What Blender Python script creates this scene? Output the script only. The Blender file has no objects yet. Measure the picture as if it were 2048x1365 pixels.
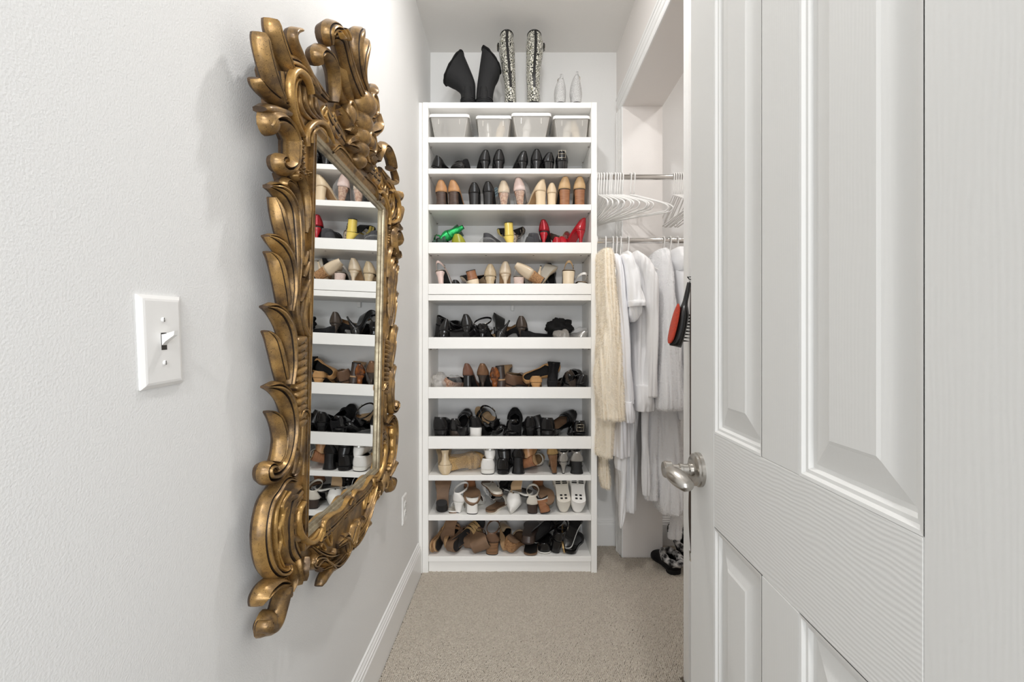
import bpy, math, random
import numpy as np
from mathutils import Vector, Matrix, Euler

# ------------------------------------------------------------------ camera, world, light, exposure
scene = bpy.context.scene
col = scene.collection
CX, CY, F, EYE = 1026.0, 690.0, 900.0, 1.2
cam_d = bpy.data.cameras.new('camera')
cam_d.sensor_width = 36.0
cam_d.lens = F / 2048 * 36.0
cam_d.shift_x = -(CX - 1024) / 2048
cam_d.shift_y = (CY - 682.5) / 2048
cam_d.clip_start = 0.02
cam = bpy.data.objects.new('camera', cam_d)
cam.location = (0, 0, EYE)
cam.rotation_euler = (math.pi / 2, 0, 0)
col.objects.link(cam)
scene.camera = cam

world = bpy.data.worlds.new('world')
world.use_nodes = True
world.node_tree.nodes['Background'].inputs[0].default_value = (0.96, 0.98, 1.0, 1)
world.node_tree.nodes['Background'].inputs[1].default_value = 0.95
scene.world = world

def lamp(name, loc, power, size, color=(1, .985, .965), target=None, shape='DISK'):
    d = bpy.data.lights.new(name, 'AREA')
    d.shape = shape; d.size = size; d.energy = power; d.color = color
    o = bpy.data.objects.new(name, d); o.location = loc
    if target is not None:
        o.rotation_euler = (Vector(target) - Vector(loc)).to_track_quat('-Z', 'Y').to_euler()
    col.objects.link(o)
    return o
lamp('closet_ceiling_light', (0.06, 1.36, 2.945), 12.5, .10)
lamp('hanging_space_fill', (1.28, 1.75, 2.945), 6, .2)  # added fill lamp, unseen, brightens the hanging space
lamp('bedroom_ceiling_light', (-0.05, -1.6, 2.64), 24, .22, (1, .985, .965), (0, 2.4, 1.0))
lamp('rear_soft_fill', (0.3, -2.45, 1.0), 64, 2.0, (.95, .98, 1.0), (-.1, 2.0, .8), 'SQUARE')  # added soft fill from behind the camera, lifts lower wall and shelves
scene.view_settings.view_transform = 'Standard'
scene.view_settings.look = 'None'
scene.view_settings.gamma = 1.0
scene.view_settings.use_curve_mapping = False
scene.view_settings.exposure = 0.03
scene.cycles.max_bounces = 14
scene.cycles.diffuse_bounces = 9
scene.cycles.transparent_max_bounces = 16

# ------------------------------------------------------------------ helpers
random.seed(7)
RNG = np.random.RandomState(5)
R = math.radians

def PX(px, Y):            # photo column at depth Y -> world X
    return (px - CX) * Y / F
def PZ(py, Y):            # photo row at depth Y -> world Z
    return EYE - (py - CY) * Y / F

def smooth(x, a, b):
    t = min(1.0, max(0.0, (x - a) / (b - a)))
    return t * t * (3 - 2 * t)

class MB:
    def __init__(s):
        s.v = []; s.f = []; s.m = []
    def add(s, verts, faces, mi=0):
        o = len(s.v)
        s.v.extend([tuple(p) for p in verts])
        s.f.extend([tuple(i + o for i in f) for f in faces])
        s.m.extend([mi] * len(faces))
        return s
    def box(s, x0, x1, y0, y1, z0, z1, bev=0.0, mi=0):
        x0, x1 = min(x0, x1), max(x0, x1); y0, y1 = min(y0, y1), max(y0, y1); z0, z1 = min(z0, z1), max(z0, z1)
        b = min(bev, (x1 - x0) * .45, (y1 - y0) * .45, (z1 - z0) * .45)
        if b <= 0:
            v = [(x, y, z) for x in (x0, x1) for y in (y0, y1) for z in (z0, z1)]
            f = [(0, 1, 3, 2), (4, 6, 7, 5), (0, 4, 5, 1), (2, 3, 7, 6), (0, 2, 6, 4), (1, 5, 7, 3)]
            return s.add(v, f, mi)
        v = []; idx = {}
        for ix in (0, 1):
            for iy in (0, 1):
                for iz in (0, 1):
                    X = (x0, x1)[ix]; Y = (y0, y1)[iy]; Z = (z0, z1)[iz]
                    sx, sy, sz = (1, -1)[ix] * b, (1, -1)[iy] * b, (1, -1)[iz] * b
                    idx[ix, iy, iz, 0] = len(v); v.append((X, Y + sy, Z + sz))
                    idx[ix, iy, iz, 1] = len(v); v.append((X + sx, Y, Z + sz))
                    idx[ix, iy, iz, 2] = len(v); v.append((X + sx, Y + sy, Z))
        g = lambda a, b_, c, k: idx[a, b_, c, k]
        f = []
        for ix in (0, 1):
            q = [g(ix, 0, 0, 0), g(ix, 1, 0, 0), g(ix, 1, 1, 0), g(ix, 0, 1, 0)]
            f.append(q if ix else q[::-1])
        for iy in (0, 1):
            q = [g(0, iy, 0, 1), g(0, iy, 1, 1), g(1, iy, 1, 1), g(1, iy, 0, 1)]
            f.append(q if iy else q[::-1])
        for iz in (0, 1):
            q = [g(0, 0, iz, 2), g(1, 0, iz, 2), g(1, 1, iz, 2), g(0, 1, iz, 2)]
            f.append(q if iz else q[::-1])
        for a in (0, 1):
            for c in (0, 1):
                q = [g(a, c, 0, 0), g(a, c, 1, 0), g(a, c, 1, 1), g(a, c, 0, 1)]
                f.append(q if a == c else q[::-1])
                q = [g(a, 0, c, 0), g(a, 1, c, 0), g(a, 1, c, 2), g(a, 0, c, 2)]
                f.append(q[::-1] if a == c else q)
                q = [g(0, a, c, 1), g(1, a, c, 1), g(1, a, c, 2), g(0, a, c, 2)]
                f.append(q if a == c else q[::-1])
        for ix in (0, 1):
            for iy in (0, 1):
                for iz in (0, 1):
                    q = [g(ix, iy, iz, 0), g(ix, iy, iz, 1), g(ix, iy, iz, 2)]
                    f.append(q if (ix + iy + iz) % 2 == 0 else q[::-1])
        return s.add(v, f, mi)
    def loft(s, rings, closed=True, cap0=True, cap1=True, mi=0):
        n = len(rings[0]); v = [p for r in rings for p in r]; f = []
        for i in range(len(rings) - 1):
            for j in range(n if closed else n - 1):
                k = (j + 1) % n
                f.append((i * n + j, i * n + k, (i + 1) * n + k, (i + 1) * n + j))
        if closed and cap0: f.append(tuple(range(n))[::-1])
        if closed and cap1: f.append(tuple((len(rings) - 1) * n + j for j in range(n)))
        return s.add(v, f, mi)
    def tube(s, pts, rad, n=10, cap=True, closed=False, mi=0, flat=1.0):
        pts = [Vector(p) for p in pts]
        if not hasattr(rad, '__len__'): rad = [rad] * len(pts)
        rings = []; up = None
        N = len(pts)
        for i, p in enumerate(pts):
            if closed: t = pts[(i + 1) % N] - pts[i - 1]
            else: t = pts[min(i + 1, N - 1)] - pts[max(i - 1, 0)]
            t.normalize()
            if up is None:
                up = Vector((0, 0, 1)) if abs(t.z) < .9 else Vector((1, 0, 0))
            up = (up - t * up.dot(t)).normalized()
            sd = t.cross(up)
            rings.append([p + (sd * math.cos(2 * math.pi * k / n) + up * (flat * math.sin(2 * math.pi * k / n))) * rad[i] for k in range(n)])
        if closed: rings.append(rings[0])
        return s.loft(rings, cap0=cap and not closed, cap1=cap and not closed, mi=mi)
    def lathe(s, prof, c=(0, 0, 0), n=24, axis='z', mi=0, cap=True):
        rings = []
        for r, z in prof:
            ring = []
            for k in range(n):
                a = 2 * math.pi * k / n
                x, y = r * math.cos(a), r * math.sin(a)
                p = (x, y, z) if axis == 'z' else ((z, x, y) if axis == 'x' else (y, z, x))
                ring.append((p[0] + c[0], p[1] + c[1], p[2] + c[2]))
            rings.append(ring)
        return s.loft(rings, cap0=cap, cap1=cap, mi=mi)
    def grid(s, P, mi=0, flip=False):
        n = len(P); m = len(P[0])
        v = [p for r in P for p in r]
        f = [(i * m + j, i * m + j + 1, (i + 1) * m + j + 1, (i + 1) * m + j) for i in range(n - 1) for j in range(m - 1)]
        if flip: f = [q[::-1] for q in f]
        return s.add(v, f, mi)
    def xform(s, M, start=0):
        for i in range(start, len(s.v)):
            s.v[i] = tuple(M @ Vector(s.v[i]))
        return s
    def mesh(s, name, mats, smooth_=True, recalc=True, angle=None):
        me = bpy.data.meshes.new(name)
        me.from_pydata(s.v, [], s.f)
        if not isinstance(mats, (list, tuple)): mats = [mats]
        for m in mats: me.materials.append(m)
        if len(mats) > 1: me.polygons.foreach_set('material_index', s.m)
        if recalc:       # 'merge' joins seams but keeps the winding
            import bmesh
            bm = bmesh.new(); bm.from_mesh(me)
            bmesh.ops.remove_doubles(bm, verts=bm.verts, dist=1e-6)
            if recalc != 'merge': bmesh.ops.recalc_face_normals(bm, faces=bm.faces)
            bm.to_mesh(me); bm.free()
        if smooth_:
            me.polygons.foreach_set('use_smooth', [True] * len(me.polygons))
            if angle: me.set_sharp_from_angle(angle=R(angle))
        return me
    def build(s, name, mats, parent=None, smooth_=False, recalc=True, angle=None):
        return link(name, s.mesh(name, mats, smooth_, recalc, angle), parent)

def link(name, me, parent=None):
    o = bpy.data.objects.new(name, me)
    col.objects.link(o)
    if parent is not None: o.parent = parent
    return o
def thing(name, label, cat, loc=(0, 0, 0), rot=(0, 0, 0), group=None, kind=None):
    o = bpy.data.objects.new(name, None)
    o.empty_display_size = .05
    col.objects.link(o)
    o.location = loc; o.rotation_euler = rot
    return tag(o, label, cat, group, kind)
def tag(o, label, cat, group=None, kind=None):
    o['label'] = label; o['category'] = cat
    if group: o['group'] = group
    if kind: o['kind'] = kind
    return o
def struct(o, label, cat):
    o['kind'] = 'structure'
    return tag(o, label, cat)
def copy_tree(o, parent=None):
    c = o.copy(); col.objects.link(c)
    if parent is not None: c.parent = parent
    for ch in o.children: copy_tree(ch, c)
    return c
def catmull(P, n=8, closed=False):
    P = [np.array(p, float) for p in P]; out = []
    N = len(P)
    for i in range(N - 1):
        p0 = P[max(i - 1, 0)]; p1 = P[i]; p2 = P[i + 1]; p3 = P[min(i + 2, N - 1)]
        for k in range(n):
            t = k / n
            out.append(.5 * ((2 * p1) + (-p0 + p2) * t + (2 * p0 - 5 * p1 + 4 * p2 - p3) * t * t + (-p0 + 3 * p1 - 3 * p2 + p3) * t ** 3))
    out.append(P[-1])
    return out

# ------------------------------------------------------------------ materials
def srgb(r, g, b):
    f = lambda c: ((c / 255) / 12.92) if c / 255 <= .04045 else (((c / 255) + .055) / 1.055) ** 2.4
    return (f(r), f(g), f(b), 1)
_mc = {}
def mat(name, rgb, rough=.5, metal=0.0, bump=0.0, bscale=60.0, var=0.0, vscale=12.0, spec=.5, rgb2=None, coat=0.0,
        trans=0.0, alpha=1.0, sheen=0.0, stretch=None, detail=4.0, ior=1.45):
    if name in _mc: return _mc[name]
    m = bpy.data.materials.new(name); m.use_nodes = True
    nt = m.node_tree; b = nt.nodes['Principled BSDF']
    c = srgb(*rgb)
    b.inputs['Base Color'].default_value = c
    b.inputs['Roughness'].default_value = rough
    b.inputs['Metallic'].default_value = metal
    b.inputs['Specular IOR Level'].default_value = spec
    b.inputs['Coat Weight'].default_value = coat
    b.inputs['Coat Roughness'].default_value = .06
    b.inputs['Transmission Weight'].default_value = trans
    b.inputs['Alpha'].default_value = alpha
    b.inputs['IOR'].default_value = ior
    if sheen:
        b.inputs['Sheen Weight'].default_value = sheen
    tc = nt.nodes.new('ShaderNodeTexCoord')
    src = tc.outputs['Object']
    if stretch:
        mp = nt.nodes.new('ShaderNodeMapping'); mp.inputs['Scale'].default_value = stretch
        nt.links.new(src, mp.inputs['Vector']); src = mp.outputs['Vector']
    if var or rgb2:
        n = nt.nodes.new('ShaderNodeTexNoise'); n.inputs['Scale'].default_value = vscale; n.inputs['Detail'].default_value = detail
        nt.links.new(src, n.inputs['Vector'])
        cr = nt.nodes.new('ShaderNodeValToRGB')
        cr.color_ramp.elements[0].position = .35; cr.color_ramp.elements[1].position = .65
        c2 = srgb(*rgb2) if rgb2 else tuple(min(1, x * (1 + var)) for x in c[:3]) + (1,)
        c1 = c if rgb2 else tuple(x * (1 - var) for x in c[:3]) + (1,)
        cr.color_ramp.elements[0].color = c1; cr.color_ramp.elements[1].color = c2
        nt.links.new(n.outputs['Fac'], cr.inputs['Fac'])
        nt.links.new(cr.outputs['Color'], b.inputs['Base Color'])
    if bump:
        n2 = nt.nodes.new('ShaderNodeTexNoise'); n2.inputs['Scale'].default_value = bscale; n2.inputs['Detail'].default_value = detail
        nt.links.new(src, n2.inputs['Vector'])
        bp = nt.nodes.new('ShaderNodeBump'); bp.inputs['Strength'].default_value = min(1, bump)
        bp.inputs['Distance'].default_value = .002 * max(1, bump)
        nt.links.new(n2.outputs['Fac'], bp.inputs['Height'])
        nt.links.new(bp.outputs['Normal'], b.inputs['Normal'])
    _mc[name] = m
    return m

M_wall = mat('wall_paint', (233, 233, 232), .75, bump=.22, bscale=330, spec=.25, detail=1.5)
M_ceil = mat('ceiling_paint', (232, 230, 227), .85, bump=.2, bscale=150, spec=.2)
M_inner = mat('closet_paint', (234, 230, 227), .8, bump=.15, bscale=150, spec=.2)
M_trim = mat('trim_paint', (240, 240, 239), .35, spec=.4)
M_shelf = mat('white_melamine', (243, 242, 239), .38, spec=.4)
M_shelfin = mat('white_melamine_back', (236, 236, 236), .45, spec=.4)
M_chrome = mat('chrome', (215, 213, 210), .12, 1.0)
M_nickel = mat('brushed_nickel', (186, 182, 176), .28, 1.0)
M_plastic = mat('white_plastic', (238, 237, 235), .3, spec=.5)
M_dark = mat('dark_hole', (60, 58, 55), .6)
# ------------------------------------------------------------------ the room
XL, XR, YB, ZC = -.494, .62, 2.695, 2.952
XJ, YJ, ZS = .842, 2.535, 2.545       # thick wall: inner face, far jamb, soffit
YN = 1.618                            # near jamb of the closet opening
XO = 1.75                             # far side wall of the closet
def sbox(name, label, cat, m, *a, bev=0):
    mb = MB(); mb.box(*a, bev=bev)
    return struct(mb.build(name, m), label, cat)
M_carpet = mat('carpet_backing', (100, 92, 82), .95, spec=.1, bump=1, bscale=180)
sbox('floor', 'beige looped carpet floor of the closet', 'floor', M_carpet, -1.4, XO, -2.6, YB, -.05, 0)
sbox('ceiling', 'flat white painted closet ceiling', 'ceiling', M_ceil, XL - .1, XO, -.35, YB, ZC, ZC + .05)
sbox('wall_left', 'white textured wall the mirror hangs on', 'wall', M_wall, XL - .1, XL, -.35, YB, 0, ZC)
sbox('wall_back', 'white wall behind the shoe shelves', 'wall', M_wall, XL - .1, XO, YB, YB + .1, 0, ZC)
sbox('wall_right', 'thick white wall end standing behind the hanging clothes', 'wall', M_inner, XR, XJ, YJ, YB, 0, ZC)
sbox('wall_right_near', 'white wall hidden behind the open panelled door', 'wall', M_inner, XR, XJ, .2, YN, 0, ZC)
sbox('wall_right_header', 'deep white header over the opening to the hanging space', 'wall', M_inner, XR, XJ, YN, YJ, ZS, ZC)
sbox('wall_closet_side', 'pale wall at the far side of the hanging space', 'wall', M_inner, XO, XO + .05, .2, YB, 0, ZC)
sbox('wall_closet_front', 'pale wall closing the near end of the hanging space', 'wall', M_inner, XJ, XO, 1.0, 1.05, 0, ZC)
sbox('wall_doorway', 'white wall stub holding the panelled door', 'wall', M_wall, .40, XR, .10, .2, 0, ZC)

def moulding(mb, p0, p1, outdir, updir, prof):
    """sweep a profile of (out, up) pairs from p0 to p1"""
    p0, p1, o, u = Vector(p0), Vector(p1), Vector(outdir), Vector(updir)
    rings = [[p + o * a + u * b for a, b in prof] for p in (p0, p1)]
    mb.loft(rings, closed=True)
BASE = [(0, 0), (.016, 0), (.016, .128), (.013, .134), (.013, .142), (.0095, .146), (.0095, .152), (.005, .160), (.005, .166), (0, .17)]
def baseboard(name, label, p0, p1, o):
    mb = MB(); moulding(mb, p0, p1, o, (0, 0, 1), BASE)
    return struct(mb.build(name, M_trim), label, 'baseboard')
baseboard('baseboard_left', 'tall white moulded baseboard below the gilt mirror', (XL, -.35, 0), (XL, 2.34, 0), (1, 0, 0))
baseboard('baseboard_back', 'white moulded baseboard between shelves and opening', (.443, YB, 0), (XR, YB, 0), (0, -1, 0))
baseboard('baseboard_closet', 'white baseboard behind the slippers in the hanging space', (XJ, YB, 0), (XO, YB, 0), (0, -1, 0))
# casing of the opening on the hall side, three boards with stepped profile (out = -X)
CAS = [(0, 0), (.006, 0), (.009, .006), (.009, .030), (.012, .034), (.014, .046), (.014, .052), (.017, .056), (.018, .070), (.022, .074), (.022, .086), (0, .086)]
mb = MB(); moulding(mb, (XR, YJ, 0), (XR, YJ, ZS), (-1, 0, 0), (0, 1, 0), CAS)
struct(mb.build('trim_1', M_trim), 'far upright casing of the closet opening beside the hangers', 'trim')
mb = MB(); moulding(mb, (XR, YN - .086, ZS), (XR, YJ + .086, ZS), (-1, 0, 0), (0, 0, 1), CAS)
struct(mb.build('trim_2', M_trim), 'head casing running over the closet opening', 'trim')
mb = MB(); moulding(mb, (XR, YN, 0), (XR, YN, ZS), (-1, 0, 0), (0, -1, 0), CAS)
struct(mb.build('trim_3', M_trim), 'near upright casing just past the panelled door edge', 'trim')

# looped carpet pile: one dome per loop
def carpet():
    st = .0068
    xs = np.arange(XL + .02, 1.25, st); ys = np.arange(1.35, YB - .004, st * .9)
    gx, gy = np.meshgrid(xs, ys)
    gx = gx + (np.arange(len(ys)) % 2)[:, None] * st * .5
    gx = gx.ravel(); gy = gy.ravel()
    keep = ~((gx < .443) & (gy > 2.375)) & ~((gx > XR - .015) & (gx < XJ + .005) & (gy > YJ - .004)) & ~((gx > XR - .02) & (gx < XJ + .004) & (gy < YN + .005))
    keep &= ~(gy > YB - .02)
    gx, gy = gx[keep], gy[keep]
    n = len(gx)
    gx = gx + RNG.normal(0, st * .08, n); gy = gy + RNG.normal(0, st * .08, n)
    r = st * .53 * RNG.uniform(.82, 1.12, n); h = RNG.uniform(.003, .0068, n); ang = RNG.normal(.5, .35, n)
    el = RNG.uniform(1.0, 1.3, n)
    k = 6
    V = np.zeros((n, 2 * k + 1, 3))
    for ri, (rr, zz) in enumerate(((1.0, 0.0), (.72, .75))):
        for j in range(k):
            a = j * 2 * math.pi / k
            lx = rr * r * np.cos(a) * el; ly = rr * r * np.sin(a) / el
            V[:, ri * k + j, 0] = gx + lx * np.cos(ang) - ly * np.sin(ang)
            V[:, ri * k + j, 1] = gy + lx * np.sin(ang) + ly * np.cos(ang)
            V[:, ri * k + j, 2] = h * zz
    V[:, 2 * k, 0] = gx; V[:, 2 * k, 1] = gy; V[:, 2 * k, 2] = h
    fq = [(j, (j + 1) % k, k + (j + 1) % k, k + j) for j in range(k)]
    ft = [(k + j, k + (j + 1) % k, 2 * k) for j in range(k)]
    base = (np.arange(n) * (2 * k + 1))[:, None, None]
    Q = (np.array(fq)[None] + base).reshape(-1, 4); T = (np.array(ft)[None] + base).reshape(-1, 3)
    me = bpy.data.meshes.new('carpet_pile')
    me.vertices.add(n * (2 * k + 1)); me.vertices.foreach_set('co', V.ravel())
    nl = Q.size + T.size
    me.loops.add(nl); me.loops.foreach_set('vertex_index', np.concatenate([Q.ravel(), T.ravel()]))
    me.polygons.add(len(Q) + len(T))
    ls = np.concatenate([np.arange(len(Q)) * 4, Q.size + np.arange(len(T)) * 3])
    me.polygons.foreach_set('loop_start', ls)
    me.polygons.foreach_set('use_smooth', np.ones(len(Q) + len(T), bool))
    me.update(calc_edges=True); me.validate()
    me.materials.append(mat('carpet_loop', (182, 173, 161), .95, spec=.1, rgb2=(202, 194, 182), vscale=130, detail=2))
    o = link('carpet_pile', me)
    tag(o, 'beige looped carpet pile covering the closet floor', 'carpet', kind='stuff')
carpet()

# ------------------------------------------------------------------ panelled door
def panel_door():
    DW, DH, T = .735, 2.40, .035
    far = Vector((.3675, .93, 0))
    d = Vector((.047, 1, 0)).normalized()
    root = bpy.data.objects.new('door_1', None); col.objects.link(root)
    struct(root, 'white panelled door standing open with a nickel lever', 'door')
    # local frame: +y towards the latch (far) edge, face at x = 0 looking to -x
    root.location = far - d * DW
    root.rotation_euler = (0, 0, -math.atan2(d.x, d.y))
    M_d = bpy.data.materials.new('door_paint'); M_d.use_nodes = True
    nt = M_d.node_tree; b = nt.nodes['Principled BSDF']
    b.inputs['Base Color'].default_value = srgb(228, 228, 226); b.inputs['Roughness'].default_value = .42
    def grained(name, horizontal):
        m = M_d.copy(); m.name = name
        nt = m.node_tree; b = nt.nodes['Principled BSDF']
        tc = nt.nodes.new('ShaderNodeTexCoord'); mp = nt.nodes.new('ShaderNodeMapping')
        mp.inputs['Scale'].default_value = (1, 2.2, 5) if horizontal else (1, 6, 1.2)
        nz = nt.nodes.new('ShaderNodeTexNoise'); nz.inputs['Scale'].default_value = 2.4; nz.inputs['Detail'].default_value = 3
        nt.links.new(tc.outputs['Object'], mp.inputs['Vector']); nt.links.new(mp.outputs['Vector'], nz.inputs['Vector'])
        sp = nt.nodes.new('ShaderNodeSeparateXYZ'); nt.links.new(tc.outputs['Object'], sp.inputs[0])
        m1 = nt.nodes.new('ShaderNodeMath'); m1.operation = 'MULTIPLY'; m1.inputs[1].default_value = 1150
        nt.links.new(sp.outputs[2 if horizontal else 1], m1.inputs[0])
        mu = nt.nodes.new('ShaderNodeMath'); mu.operation = 'MULTIPLY_ADD'; mu.inputs[1].default_value = 34
        nt.links.new(nz.outputs['Fac'], mu.inputs[0]); nt.links.new(m1.outputs[0], mu.inputs[2])
        sn = nt.nodes.new('ShaderNodeMath'); sn.operation = 'SINE'; nt.links.new(mu.outputs[0], sn.inputs[0])
        bp = nt.nodes.new('ShaderNodeBump'); bp.inputs['Strength'].default_value = .15 if horizontal else .03; bp.inputs['Distance'].default_value = .0006
        nt.links.new(sn.outputs[0], bp.inputs['Height']); nt.links.new(bp.outputs['Normal'], b.inputs['Normal'])
        return m
    M_v = grained('door_grain_upright', False); M_h = grained('door_grain_rail', True)
    # stile / panel positions measured along the door from the latch edge
    def Yof(px):      # local y of a photo column on the door face
        k = (px - CX) / F
        # X = .3675 + .047*(Y-.93) = k*Y
        Y = (.3675 - .047 * .93) / (k - .047)
        return DW - (.93 - Y) / d.y
    yl1, yl0 = Yof(1428), Yof(1523); yr1, yr0 = Yof(1598), Yof(1847)
    zr0, zr1 = .872, 1.040
    def part(name, m, y0, y1, z0, z1):
        mb = MB(); mb.box(0, T, y0, y1, z0, z1, bev=.0012)
        return mb.build(name, m, root)
    part('stile', M_v, yl1, DW, 0, DH); part('stile', M_v, 0, yr0, 0, DH)
    part('stile', M_v, yr1, yl0, zr1, DH - .12); part('stile', M_v, yr1, yl0, .2, zr0)
    part('lock_rail', M_h, yr0, yl1, zr0, zr1)
    part('bottom_rail', M_h, yr0, yl1, 0, .2); part('top_rail', M_h, yr0, yl1, DH - .12, DH)
    def panel(y0, y1, z0, z1):
        steps = [(0, 0), (.004, .0005), (.007, .004), (.011, .0045), (.014, .009), (.019, .0095), (.050, .003), (.054, .0015)]
        rings = []
        for ins, dep in steps:
            rings.append([(dep, y0 + ins, z0 + ins), (dep, y1 - ins, z0 + ins), (dep, y1 - ins, z1 - ins), (dep, y0 + ins, z1 - ins)])
        mb = MB(); mb.loft(rings, cap0=False, cap1=True)
        mb.build('panel', M_v, root)
        mb = MB(); mb.box(.012, T - .001, y0, y1, z0, z1)
        mb.build('panel_core', M_v, root)
    for (a, b_) in ((yl0, yl1), (yr0, yr1)):
        panel(a, b_, zr1, DH - .12); panel(a, b_, .2, zr0)
    # lever set
    ky, kz = Yof(1400), PZ(943, .868)
    k = MB(); k.lathe([(.0, 0), (.033, 0), (.033, -.006), (.031, -.008), (.031, -.012), (.027, -.015), (.016, -.016), (.0, -.016)], (0, ky, kz), 36, 'x', cap=False)
    rose = k.build('rosette', M_nickel, root, True, angle=40)
    k = MB(); k.lathe([(.0, -.012), (.013, -.012), (.0125, -.022), (.0105, -.024), (.0105, -.034), (.012, -.035), (.012, -.040), (.0095, -.042), (.0095, -.052), (.016, -.056), (.0165, -.068), (.014, -.071), (.0, -.071)], (0, ky, kz), 32, 'x', cap=False)
    k.build('spindle', M_nickel, root, True, angle=40)
    k = MB()
    pts = catmull([(-.061, ky + .004, kz), (-.058, ky - .02, kz - .002), (-.050, ky - .045, kz - .009), (-.040, ky - .066, kz - .018)], 6)
    rad = [.0095 + .0095 * math.sin(math.pi * min(1, i / (len(pts) - 1) * .92)) ** 1.3 for i in range(len(pts))]
    rad[-1] = .004; rad[-2] = .009
    k.tube(pts, rad, 16, flat=.75)
    k.build('lever', M_nickel, root, True, angle=50)
    k = MB(); k.box(.004, T - .004, DW - .001, DW + .0015, kz - .03, kz + .03, bev=.0005)
    k.build('latch_plate', M_nickel, root)
    for hz in (.25, 1.2, 2.15):
        k = MB(); k.lathe([(.007, -.05), (.007, .05)], (T + .005, -.004, hz), 12, 'z'); k.build('hinge', M_nickel, root, True, angle=40)
panel_door()

# ------------------------------------------------------------------ shoe shelving unit
ZF = lambda py: PZ(py, 2.362)
YF, YBK = 2.362, 2.675
XI0, XI1 = PX(856.5, YF), PX(1182.5, YF)
SHELF_Z = {}
def bookcase():
    root = thing('shoe_cabinet', 'tall white open shelving unit filled with rows of shoes', 'shelving unit', (0, YF, 0))
    def part(name, x0, x1, y0, y1, z0, z1, par=root, m=M_shelf, bev=.0012):
        mb = MB(); mb.box(x0, x1, y0 - YF, y1 - YF, z0, z1, bev=bev)
        return mb.build(name, m, par)
    top = ZF(204.5)
    part('side_panel', PX(845, YF), XI0, YF, YB - .003, 0, top - .0)
    part('side_panel', XI1, PX(1194, YF), YF, YB - .003, 0, top - .0)
    part('filler_strip', XL + .0005, PX(844.6, YF), YF - .004, YF + .016, .0, top - .004)
    part('top_panel', XI0 + .0003, XI1 - .0003, YF + .001, YB - .003, ZF(216), top)
    part('back_panel', XI0 + .0003, XI1 - .0003, YBK, YB - .003, .02, ZF(216), m=M_shelfin, bev=0)
    rows = [(274, 285, 0), (337, 347.5, 0), (409, 420.5, 0), (485, 507, 1), (567.6, 589, 1), (675, 698, 1), (775, 797.5, 1), (874, 898.5, 1), (951.4, 962, 0), (1031, 1042, 0), (1114, 1124.5, 0)]
    M_pin = mat('shelf_pin_metal', (150, 146, 140), .35, .9)
    for i, (a, b, lip) in enumerate(rows):
        z1, z0 = ZF(a), ZF(b)
        if lip:
            th = .029
            s = part('shelf', XI0 + .0005, XI1 - .0005, YF + .019, YBK - .001, z0 + .0005, z0 + th)
            part('front_rail', XI0 + .0005, XI1 - .0005, YF + .001, YF + .0185, z0, z1, s)
            SHELF_Z[i] = z0 + th
        else:
            s = part('shelf', XI0 + .0005, XI1 - .0005, YF + .001, YBK - .001, z0, z1)
            SHELF_Z[i] = z1
        for sx in (XI0, XI1):
            for yy in (YF + .05, YBK - .06):
                mb = MB(); dx = .008 if sx < 0 else -.008
                mb.lathe([(.003, 0), (.003, dx), (.0022, dx * 1.2)], (sx, yy - YF, z0 - .0035), 8, 'x')
                mb.build('shelf_pin', M_pin, s)
        if i == 3:      # cam holes seen on the underside
            for px in (876, 972, 1067, 1162):
                mb = MB(); mb.lathe([(.0045, 0), (.0045, .0007)], (PX(px, 2.42), .06, z0 - .0004), 10, 'z'); mb.build('screw_cap', M_dark, s)
    s = part('fixed_shelf', XI0 + .0005, XI1 - .0005, YF + .001, YBK - .001, ZF(601.4), ZF(590))
    mb = MB(); zt = ZF(601.4); mb.box(-.012, .006, .29, .311, zt - .032, zt - .0005, bev=.002); mb.build('bracket', M_plastic, s)
    part('kick_board', XI0 + .001, XI1 - .001, YF + .012, YF + .03, 0, ZF(1125), m=M_shelf)
    SHELF_Z['top'] = top
bookcase()
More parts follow.
